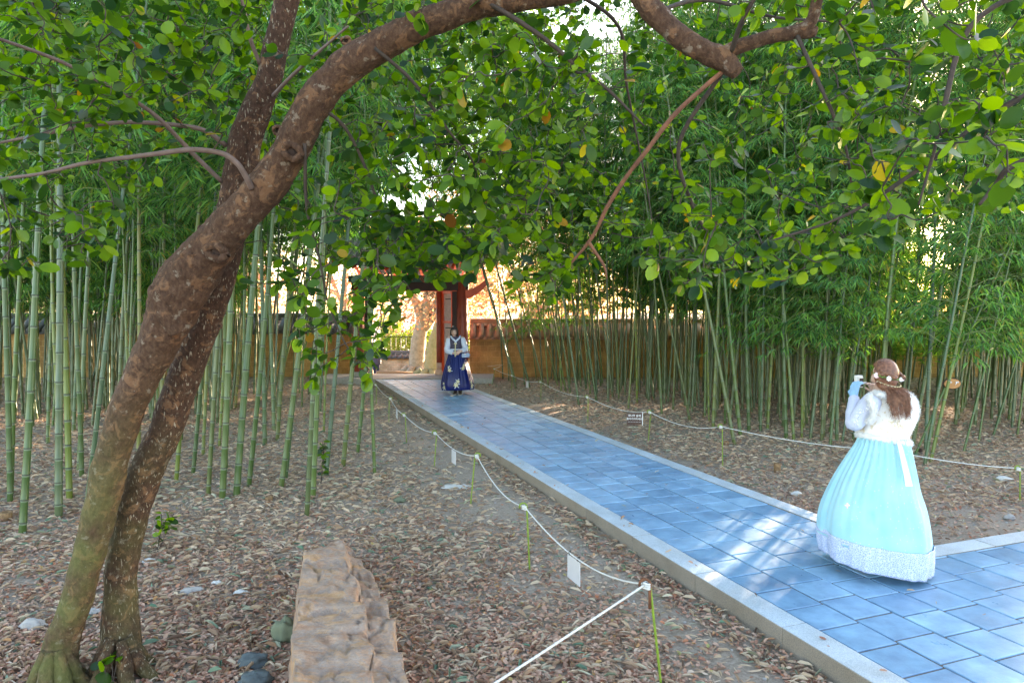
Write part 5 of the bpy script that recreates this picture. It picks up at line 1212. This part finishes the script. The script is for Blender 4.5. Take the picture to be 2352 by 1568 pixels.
fuse(b, "body", M['skin'], NW, .0045)
b = MB(); dL = (Q(1966, 866, 5.45) - wrL); hand(b, wrL, dL, (.9, .35, -.1), -1, (.45, .5, .55, .6), 1.05, 1.0, 1.25); b.capsule(wrL - dL.normalized() * .05, wrL + dL.normalized() * .02, .036, .031, 12); fuse(b, "glove", M['glove'], NW, .0035, 2)
def sleeve(pts, rad, parent, name="sleeve", mat=None, n=28):
    C = catmull([list(p) for p in pts], 8); rr = catmull([[r, 0, 0] for r in rad], 8); b = MB(); b.tube([Vector(p) for p in C], [float(r[0]) for r in rr], n, cap=True, wob=wobf(.10, 14, .05, 38)); return b.build(name, mat or M['lilac'], parent)
sleeve([shL + Vector((.03, .01, .01)), shL, shL.lerp(elL, .5), elL + Vector((-.005, -.01, -.005)), elL.lerp(wrL, .35) + Vector((-.012, 0, 0)), elL.lerp(wrL, .75), wrL + (elL - wrL).normalized() * .02], [.060, .072, .070, .060, .050, .044, .040], NW)
sleeve([shR + Vector((-.02, 0, .01)), shR, shR.lerp(elR, .5), elR, elR.lerp(wrR, .4), wrR + (elR - wrR).normalized() * .03], [.06, .07, .066, .058, .048, .040], NW)
lb_ = MB()                       # white leafy embroidery on the sleeve
for (px, py, Y) in ((1976, 945, 5.13), (1993, 938, 5.12), (1966, 970, 5.14), (1969, 955, 5.14)):
    c = Q(px, py, Y); r5 = random.Random(px)
    for k in range(11): a = r5.uniform(0, 6.28); q = c + Vector((math.cos(a), 0, math.sin(a))) * r5.uniform(.004, .026); lb_.ell(q, (.007, .004, .0035), 6, 4, Matrix.Rotation(a, 3, 'Y'))
lb_.build("sleeve_embroidery", M['fur'], NW)
# fur vest
def ring(pxl, pxr, py, Y, ry, tx=0, ty=0):
    a = Q(pxl, py, Y); c_ = Q(pxr, py, Y); return [(a.x + c_.x) / 2, Y - nb.y, (a.z), abs(c_.x - a.x) / 2, ry, tx, ty]
vr = [ring(2016, 2062, 900, 5.26, .062), ring(2004, 2074, 904, 5.27, .085), ring(1992, 2092, 912, 5.28, .105, .0), ring(1989, 2100, 926, 5.29, .118), ring(1990, 2103, 944, 5.29, .126), ring(1991, 2099, 960, 5.28, .130, .008), ring(1986, 2092, 976, 5.27, .132, .018), ring(1980, 2084, 990, 5.26, .132, .022), ring(1978, 2081, 1003, 5.26, .138, .030, 0)]
for r_ in vr: r_[5] = -abs(r_[5])
vest, vR = loft("fur_vest", vr, M['brocade'], NW, 64, lambda a, t: .018 * math.sin(3 * a + 4 * t) + .01 * math.sin(7 * a + 9 * t), thick=.012)
fur_on(vest.data, 15000, .011, M['fur'], vest, "fur_pile", 4)
def fur_trim(pts, r, parent, name, seed, n=5200):
    C = [Vector(p) for p in catmull([list(p) for p in pts], 5)]; b = MB(); b.tube(C, r, 10, cap=True, wob=wobf(.18, 30, .1, 70)); o = b.build(name, M['fur'], parent); fur_on(o.data, n, .013, M['fur'], o, "fur_pile", seed); return o
lr = vR[-1]; fur_trim([(lr[0] + lr[3] * 1.03 * math.cos(a), lr[1] + lr[4] * 1.03 * math.sin(a), lr[2] + lr[5] * math.cos(a) - .012) for a in np.linspace(0, 6.283, 17)], .024, vest, "hem_trim", 5, 9000)
fur_trim([Q(2006, 906, 5.22), Q(1996, 912, 5.16), Q(2003, 926, 5.11), Q(2007, 944, 5.10), Q(2003, 960, 5.11), Q(1993, 971, 5.14)], .019, vest, "armhole_trim", 6)
fur_trim([Q(2078, 905, 5.30), Q(2092, 912, 5.27), Q(2101, 928, 5.25), Q(2103, 946, 5.25), Q(2098, 962, 5.26), Q(2088, 972, 5.28)], .024, vest, "armhole_trim", 7)
fur_trim([Q(2010, 903, 5.20), Q(2022, 906, 5.16), Q(2042, 909, 5.15), Q(2062, 906, 5.18), Q(2072, 902, 5.24)], .019, vest, "collar_trim", 8)
# skirt
sk = [(1979, 2078, 1003, .13), (1970, 2084, 1020, .16), (1949, 2092, 1052, .23), (1925, 2102, 1088, .29), (1905, 2112, 1122, .345), (1888, 2126, 1162, .395), (1880, 2136, 1202, .42), (1878, 2143, 1246, .43)]
skr = [ring(a, c_, py, NWY, ry) for a, c_, py, ry in sk]
for i_, r_ in enumerate(skr): q_ = 1 - .10 * min(1, i_ / 4); r_[3] *= q_; r_[4] *= q_
skr[-1][5] = -.05; skr[-2][5] = -.02
def pleat(a, t):
    top = math.exp(-t * 3.2); w = .085 * top * math.sin(30 * a) + .045 * math.sin(11 * a + 1.3 + .7 * math.sin(3 * a)) * (t ** .5) * (1 - .5 * t) + .03 * math.sin(5 * a + .6 + t) * t + .012 * math.sin(19 * a + 2) * (1 - t) + .05 * t * mnoise.noise(Vector((math.cos(a) * 1.8, math.sin(a) * 1.8, t * 1.6)))
    w -= .040 * (t ** .6) * sum(math.exp(-((((a - c0 + math.pi) % (2 * math.pi)) - math.pi) / (.035 + .05 * t)) ** 2) * k0 for c0, k0 in ((4.02, .5), (4.62, .9), (4.98, 1.0), (5.30, .8), (5.75, .9), (3.6, .7), (.3, .8), (1.2, .8), (2.1, .8)))
    pa = (a - math.radians(240)); pin = math.exp(-((t - .715) / .05) ** 2 - (pa / .07) ** 2) * -.07 + math.exp(-((t - .80) / .13) ** 2 - ((abs(pa) - .28) / .22) ** 2) * .022
    return w + pin
skirt, SR = loft("skirt", skr, M['aqua'], NW, 240, pleat, sub=7, thick=.003)
l0 = skr[-2][:]; l1 = skr[-1][:]; base_r = SR[-1]
hem = [[base_r[0], base_r[1], base_r[2] + .015, base_r[3] * .985, base_r[4] * .985, -.050, 0], [base_r[0], base_r[1], .26, .398, .392, -.035, 0], [base_r[0] + .005, base_r[1], .16, .396, .390, -.035, 0], [base_r[0] + .01, base_r[1], .055, .382, .376, -.045, 0]]
for h_ in hem: h_[3] *= 1.022; h_[4] *= 1.022
lace, _ = loft("lace_hem", hem, M['lace'], skirt, 240, lambda a, t: pleat(a, 1.0) + .010 * math.sin(23 * a + 2 * t) * t + .02 * math.sin(8 * a) * t, sub=6, thick=.002)
b = MB(); rib0 = [Q(2064, 1014, 5.07), Q(2070, 1035, 5.02), Q(2077, 1065, 4.965), Q(2084, 1095, 4.92), Q(2088, 1116, 4.89)]
V = []
for k, p in enumerate(rib0):
    w = .013 + .003 * k; V += [p + Vector((-w, -.004, 0)), p + Vector((w, -.004, 0)), p + Vector((-w, .004, 0)), p + Vector((w, .004, 0))]
b.add(V, [f for k in range(4) for f in ((4 * k, 4 * k + 1, 4 * k + 5, 4 * k + 4), (4 * k + 2, 4 * k + 6, 4 * k + 7, 4 * k + 3), (4 * k, 4 * k + 4, 4 * k + 6, 4 * k + 2), (4 * k + 1, 4 * k + 3, 4 * k + 7, 4 * k + 5))] + [(16, 17, 19, 18), (0, 2, 3, 1)]); b.build("sash_ribbon", M['petal'], NW, False)
b = MB(); c = Q(1946, 1160, 4.90); b.ell(c + Vector((0, 0, .008)), (.009, .006, .012), 8, 6); b.ell(c + Vector((0, 0, -.012)), (.008, .006, .012), 8, 6); b.ell(c + Vector((-.012, 0, 0)), (.010, .005, .006), 8, 6); b.ell(c + Vector((.012, 0, 0)), (.010, .005, .006), 8, 6); b.build("bow_pin", M['pink'], skirt)
# hair
def hair_cap(name, c, rot, s, mat, parent, cut, grow=1.13, fac=None):
    def f(q, d):
        g_ = grow
        if d.y > cut and d.z < .55: g_ = .90
        q = q * g_
        if d.z < -.25: q = Vector((q.x * .9, q.y, q.z))
        return q * (1 + .012 * math.sin(d.x * 30 + d.z * 14))
    b = MB(); b.ell(c + Vector((0, 0, .006)), (.076 * s, .094 * s, .112 * s), 40, 26, rot, f); return b.build(name, mat, parent)
hair = hair_cap("hair", hc, hrot, 1.0, M['hairbrown'], NW, .22)
sb = MB(); rh = random.Random(9); rt = FWD.cross(Vector((0, 0, 1)))
for k in range(620):
    az = rh.uniform(-1.75, 1.75) if k % 3 else rh.uniform(-.9, .9); el = rh.uniform(.15, 1.25)     # around the back of the head
    back = -FWD * math.cos(az) + rt * math.sin(az); L = rh.gauss(.95, .24) * (.19 if abs(az) < 1.15 else .12); p = []
    for j in range(4): e_ = el * (1 - j / 3.3); d = back * math.cos(e_) + Vector((0, 0, math.sin(e_))); p.append(hc + Vector((d.x * .088 + back.x * .012, d.y * .100, d.z * .124 + .004)))
    fan = rt * (math.sin(az) * .034) + Vector((.006, 0, 0)); p.append(hc + back * .080 * (1 - .25 * abs(math.sin(az))) + Vector((.0, 0, -.075)) + fan * .5)
    o_ = hc + back * .062 * (1 - .45 * abs(math.sin(az))) - FWD * .05 + fan * 1.5
    p.append(o_ + Vector((0, 0, -.075 - L * .40)) - FWD * .028); p.append(o_ + Vector((rh.gauss(.012, .008), 0, -.075 - L * .72)) - FWD * .038 + fan * .6); p.append(o_ + Vector((rh.gauss(.02, .014), 0, -.075 - L * .98)) - FWD * .035 + fan * .9)
    C = catmull([list(q) for q in p], 2); n = len(C); sb.tube([Vector(q) for q in C], [.0026 * (1 - .8 * (i / n) ** 2) for i in range(n)], 4, cap=False)
sb.build("hair_strands", M['hairbrown'], hair)
bb = MB()                       # twisted half-up plait
for sgn in (-1, 1):
    bb.tube([hc + hrot @ Vector((sgn * (.088 - .006 * j * 1.0) * math.cos(j * .12) if j < 6 else sgn * (.05 - (j - 6) * .012), -.02 - .016 * j, .045 - .008 * j)) for j in range(8)], [.015 + .003 * math.sin(j * 2.4) for j in range(8)], 8, wob=wobf(.25, 60, .1, 100))
bb.build("hair_plait", M['hairbrown'], hair)
# wreath
wr = empty("flower_wreath", (0, 0, 0), None, None); wr.parent = NW; 
loop = [hc + hrot @ Vector((.098 * math.sin(a), -.112 * math.cos(a), -.022 + .030 * (abs(a) / 1.6) ** 1.5)) for a in np.linspace(-1.75, 1.75, 15)]
b = MB(); b.tube(catmull([list(p) for p in loop], 3), .0028, 6); b.build("vine", M['leafgreen'], wr)
b = MB()
for i, p in enumerate(catmull([list(p) for p in loop], 3)):
    if i % 2: b.ell(Vector(p) + Vector((rh.gauss(0, .004), rh.gauss(0, .004), rh.gauss(0, .005))), (.009, .003, .005), 6, 4, Matrix.Rotation(rh.uniform(0, 3), 3, 'Y'))
b.build("wreath_leaves", M['leafgreen'], wr)
def rose(c, r, mat, parent):
    b = MB(); c = Vector(c); b.ell(c, (r * .5, r * .5, r * .5), 8, 6)
    for k in range(7): a = k * .9; out = -FWD * .6 + Vector((math.cos(a), 0, math.sin(a))); b.ell(c + Vector((math.cos(a) * r * .55, 0, math.sin(a) * r * .55)) + out * r * .12, (r * .48, r * .22, r * .42), 8, 6, Matrix.Rotation(-a, 3, 'Y'))
    return b.build("rose", mat, parent)
for i, (k, mt, r_) in enumerate(((1, 'pink', .021), (4, 'petal', .019), (8, 'petal', .016), (9, 'pink', .020), (12, 'petal', .020), (13, 'petal', .024))): rose(loop[k] + (loop[k] - hc).normalized() * .008, r_, M[mt], wr)
b = MB(); bead = [hc + hrot @ Vector((.095 * math.sin(a), -.118 * math.cos(a), -.03 - .045 * math.cos(a * .95))) for a in np.linspace(-1.5, 1.5, 27)]
b.tube(bead, .0016, 5)
for i, p in enumerate(bead):
    if i % 2 == 0: b.ell(p + Vector((0, 0, -.004)), .0042, 7, 5)
b.build("bead_chain", M['gold'], wr)
b = MB(); b.ell(P_(-.086, .0, -.044), .0045, 8, 6); b.build("earring", M['petal'], NW)
# camera held in her hands
cc = W(1975.5, 876, 5.47); CM = empty("compact_camera", cc, "small white camera with dark flip screen held up by the woman in pale blue", "camera"); CM.rotation_euler = (0, 0, R(14))
b = MB(); b.box((0, .018, 0), (.060, .030, .098)); b.build("camera_body", M['camwhite'], CM, False, .004); b = MB(); b.box((.006, -.002, -.004), (.040, .006, .080)); fr_ = b.build("flip_screen_frame", M['camwhite'], CM, False, .002)
b = MB(); b.box((.006, -.0065, -.006), (.033, .003, .066)); b.build("screen", M['screen'], CM, False); b = MB(); b.tube([(0, .03, 0), (0, .062, 0)], [.022, .019], 20); b.build("lens", M['screen'], CM); b = MB(); b.box((.046, .008, -.012), (.034, .012, .014)); b.build("viewfinder_arm", M['card'], CM, False, .002)

# --- far woman, facing the camera
FY = 16.35; fb = Vector((W(1052, 900, FY).x, FY, ZP)); FWm = empty("person", fb, "woman in navy blue floral hanbok standing on the far path with folded hands", "person")
def S(px, py, dy=0.0): return W(px, py, FY + dy) - fb
fh = Vector((-.12, -1, 0)).normalized(); fc = S(1043.5, 762)
b = MB(); PF, frot = head_parts(b, fc, fh, 1.0); b.capsule(fc + Vector((0, .005, -.09)), fc + Vector((.005, .01, -.17)), .046, .052, 12)
b.ell(S(1047, 790), (.155, .10, .19), 20, 14); b.capsule(S(1047, 795), S(1048, 822), .12, .13, 16); b.capsule(S(1048, 822), S(1050, 830), .14, .14, 16)
for sx in (-1, 1): b.capsule(S(1050, 830) + Vector((sx * .08, 0, 0)), Vector((sx * .07, 0, .45)), .075, .05, 12); b.capsule(Vector((sx * .07, 0, .45)), Vector((sx * .06, 0, .08)), .05, .036, 12)
shl = S(1031.5, 778); ell_ = S(1027, 804, -.02); wrl = S(1041, 811, -.16); shr = S(1062, 777); elr = S(1069, 801, -.02); wrr = S(1060, 806, -.16)
for a, c_, r0, r1 in ((shl, ell_, .043, .036), (ell_, wrl, .034, .026), (shr, elr, .043, .036), (elr, wrr, .034, .026), (S(1047, 780), shl, .055, .05), (S(1047, 780), shr, .055, .05)): b.capsule(a, c_, r0, r1, 10)
hand(b, wrl, (1, -.25, -.12), (0, .9, -.2), -1, (.3, .35, .4, .45), 1.0); hand(b, wrr, (-1, -.45, -.35), (0, .9, -.2), 1, (.3, .35, .4, .45), 1.0)
fuse(b, "body", M['skin'], FWm, .006)
for sx in (-1, 1):
    e_ = MB(); e_.ell(PF(sx * .030, .083, .008), (.010, .004, .004), 10, 6, frot); e_.build("eye", M['eye'], FWm)
    e_ = MB(); e_.tube([PF(sx * .016, .090, .030), PF(sx * .032, .090, .034), PF(sx * .048, .082, .029)], .0025, 5); e_.build("eyebrow", M['hairblack'], FWm)
e_ = MB(); e_.ell(PF(0, .095, -.060), (.020, .004, .007), 10, 6, frot); e_.build("mouth", M['lip'], FWm)
hb = hair_cap("hair", fc, frot, 1.0, M['hairblack'], FWm, .25, 1.14); sb = MB()
for k in range(420):
    az = rh.uniform(-2.35, 2.35); el = rh.uniform(.2, 1.3); bk = -fh; r_ = fh.cross(Vector((0, 0, 1))); back = bk * math.cos(az) + r_ * math.sin(az); p = []
    for j in range(4): e2 = el * (1 - j / 3.2); d = back * math.cos(e2) + Vector((0, 0, math.sin(e2))); p.append(fc + Vector((d.x * .096, d.y * .100, d.z * .128 + .004)))
    p.append(fc + back * .098 + Vector((0, 0, -.06))); p.append(fc + back * .088 + Vector((0, 0, -.105 - rh.uniform(0, .02))))
    sb.tube([Vector(q) for q in catmull([list(q) for q in p], 2)], .004, 4, cap=False)
for k in range(60):      # fringe
    x = rh.uniform(-.062, .062); sb.tube([PF(x * .5, .05, .118), PF(x * .9, .094, .085), PF(x, .102 - abs(x) * .35, .050 + rh.uniform(-.006, .006))], .0045, 4, cap=False)
sb.build("hair_strands", M['hairblack'], hb)
b = MB(); b.ell(PF(.03, .03, .128), (.02, .02, .008), 10, 6, frot); b.build("hair_ornament", M['petal'], FWm)
def sleeve2(sh, el, wr_): return sleeve([sh + Vector((0, 0, .01)), sh.lerp(el, .35) , el, el.lerp(wr_, .55), wr_ + (el - wr_).normalized() * .01], [.060, .072, .068, .060, .050], FWm, "sleeve", M['silk'], 20)
sleeve2(shl, ell_, wrl); sleeve2(shr, elr, wrr)
def fr(pxl, pxr, py, ry, tx=0, ty=0): a = S(pxl, py); c_ = S(pxr, py); return [(a.x + c_.x) / 2, 0, a.z, (c_.x - a.x) / 2, ry, tx, ty]
vs, _ = loft("bodice", [fr(1036, 1058, 773, .07), fr(1032.5, 1061, 777, .10), fr(1032.5, 1061.5, 785, .118), fr(1034, 1061, 794, .122), fr(1033.5, 1061.5, 801, .128)], M['bodice'], FWm, 48, thick=.006)
loft("waistband", [fr(1033.5, 1061.5, 800.5, .129), fr(1034, 1061.5, 804, .130)], M['silk'], vs, 48, thick=.008)
b = MB()
for sx, x0 in ((-1, 1036), (1, 1057)): b.tube([S(x0, 771.5, -.02), S(x0 + sx * -1.5, 776, -.10), S(1046.5, 784, -.13), S(1046.5 - sx * 1.5, 788, -.128)], [.022, .022, .020, .014], 8)
b.build("collar", M['silk'], FWm)
b = MB(); b.tube([S(1046, 787, -.14), S(1046, 796, -.15), S(1045, 808, -.20), S(1045.5, 819, -.20)], [.016, .013, .014, .018], 8, wob=wobf(.3, 40, .2, 80)); b.ell(S(1046, 789, -.15), (.04, .015, .018), 10, 6); b.build("patterned_ribbon", M['gold'], FWm)
fs = [(1034.5, 1061.5, 803, .13), (1031, 1066, 812, .17), (1027, 1071, 825, .22), (1021.5, 1077, 843, .28), (1017, 1082.5, 860, .33), (1014, 1086.5, 875, .36), (1013.3, 1088.8, 886, .37), (1015, 1088.5, 894.5, .36)]
frs = [fr(a, c_, py, ry) for a, c_, py, ry in fs]; frs[-1][6] = -.02; frs[-1][5] = .012
fsk, FR = loft("skirt", frs, M['navy'], FWm, 200, lambda a, t: .05 * math.exp(-3 * t) * math.sin(26 * a) + .03 * math.sin(9 * a + 2) * t ** .5 * (1 - .4 * t) + .015 * math.sin(17 * a) * (1 - t), sub=6, thick=.004)
def on_skirt(px, py):
    z = S(px, py).z; i = min(range(len(FR)), key=lambda k: abs(FR[k][2] - z)); cx, _, _, rx, ry, *_2 = FR[i]; x = S(px, py, -ry).x; u = max(-.97, min(.97, (x - cx) / rx)); return Vector((cx + u * rx, -ry * math.sqrt(1 - u * u) * 1.03 - .008, z)), math.atan2(u * ry, math.sqrt(1 - u * u) * rx)
for (px, py, s_) in ((1032, 848, 1), (1030.5, 841.5, .75), (1063.5, 844, 1), (1065, 837.5, .7), (1047.5, 880, 1.15), (1052, 872.5, .9), (1019, 887, .9), (1018, 878, .6), (1083, 884, 1.1), (1081.5, 875.5, .8)):
    c, yaw = on_skirt(px, py); b = MB(); rz = Matrix.Rotation(yaw, 3, 'Z')
    for k in range(6): a = k * 1.047 + px; q = rz @ Vector((math.cos(a) * .030 * s_, 0, math.sin(a) * .030 * s_)); b.ell(c + q, (.024 * s_, .005, .014 * s_), 8, 5, rz @ Matrix.Rotation(-a, 3, 'Y'))
    b.ell(c, (.016 * s_, .007, .016 * s_), 8, 5)
    fl_ = b.build("embroidered_flower", M['gold'], fsk); b = MB()
    for k in range(3): a = 1.1 * k + px * .7; q = rz @ Vector((math.cos(a) * .066 * s_, .002, math.sin(a) * .062 * s_)); b.ell(c + q, (.022 * s_, .004, .010 * s_), 7, 4, rz @ Matrix.Rotation(-a, 3, 'Y'))
    b.build("embroidered_leaf", M['silk'], fl_)
for px in (1046, 1057):
    x = S(px, 903).x; b = MB(); b.capsule((x, -.02, .07), (x, -.02, .22), .046, .05, 14); b.capsule((x, -.03, .045), (x * 1.25, -.16, .032), .044, .034, 14); bt = b.build("boot", M['boot'], FWm); b = MB(); b.box((x * 1.1, -.09, .009), (.085, .24, .017)); b.build("sole", M['sole'], bt, False, .004)
bp = W(1069.5, 816, FY - .12); BG = empty("handbag", bp, "small light blue handbag hanging at the navy-dressed woman's side", "handbag"); b = MB()
V = [(-.10, -.03, -.055), (.075, -.03, -.045), (.115, -.03, .015), (.06, -.03, .06), (-.085, -.03, .045)]; b.add(V + [(x, .03, z) for x, y, z in V], [(0, 1, 2, 3, 4), (9, 8, 7, 6, 5), (0, 5, 6, 1), (1, 6, 7, 2), (2, 7, 8, 3), (3, 8, 9, 4), (4, 9, 5, 0)]); b.build("bag_body", M['bag'], BG, False, .010)
b = MB(); s0 = W(1061, 775, FY - .06) - bp; b.tube(catmull([list(Vector((.06, 0, .055))), list(s0.lerp(Vector((.06, 0, .055)), .5) + Vector((.03, -.03, 0))), list(s0)], 6), .006, 6); b.build("strap", M['silk'], BG)
b = MB(); b.box((-.01, -.034, .03), (.03, .006, .02)); b.build("clasp", M['gold'], BG, False)

# --- person in a padded jacket beyond the gate
pb = W(864, 864, 36.0); pb.z = gb; PP_ = empty("person", pb, "person in dark padded jacket seen beyond the gate behind bamboo stems", "person"); b = MB()
head_parts(b, Vector((0, 0, 1.50)), (-.9, .4, 0)); b.capsule((0, 0, 1.42), (0, 0, 1.3), .05, .06); b.ell((0, 0, 1.15), (.19, .13, .26), 18, 12); b.capsule((0, 0, 1.0), (0, 0, .85), .14, .15)
for sx in (-1, 1): b.capsule((sx * .09, 0, .85), (sx * .09, .02, .45), .08, .055); b.capsule((sx * .09, .02, .45), (sx * .09, 0, .07), .052, .04); b.capsule((sx * .09, .02, .04), (sx * .09 - .12, .06, .03), .04, .035); b.capsule((sx * .20, 0, 1.33), (sx * .25, 0, 1.05), .05, .04); b.capsule((sx * .25, 0, 1.05), (sx * .24 - .08, -.04, .84), .038, .03); hand(b, (sx * .24 - .08, -.04, .84), (-.2, 0, -1), (sx * -1, 0, 0), sx, .3)
fuse(b, "body", M['skin'], PP_, .008)
loft("jacket", [[0, 0, 1.46, .09, .09], [0, 0, 1.40, .20, .13], [0, 0, 1.25, .25, .16], [0, 0, 1.05, .25, .17], [0, 0, .80, .26, .18], [0, 0, .62, .25, .17]], M['puffer'], PP_, 32, lambda a, t: .05 * abs(math.sin(t * 28)), sub=10, thick=.01)
for sx in (-1, 1): sleeve([Vector((sx * .21, 0, 1.36)), Vector((sx * .27, 0, 1.2)), Vector((sx * .28, 0, 1.02)), Vector((sx * .24 - .06, -.03, .87))], [.08, .085, .075, .06], PP_, "sleeve", M['puffer'], 12)
for sx in (-1, 1): b = MB(); b.capsule((sx * .09, 0, .75), (sx * .09, .01, .10), .095, .07, 10); b.build("trouser_leg", M['jeans'], PP_); b = MB(); b.capsule((sx * .09, .02, .045), (sx * .09 - .13, .06, .04), .05, .042, 10); b.build("shoe", M['boot'], PP_)
hair_cap("hair", Vector((0, 0, 1.5)), Matrix.Rotation(R(66), 3, 'Z'), 1.0, M['hairblack'], PP_, .3)
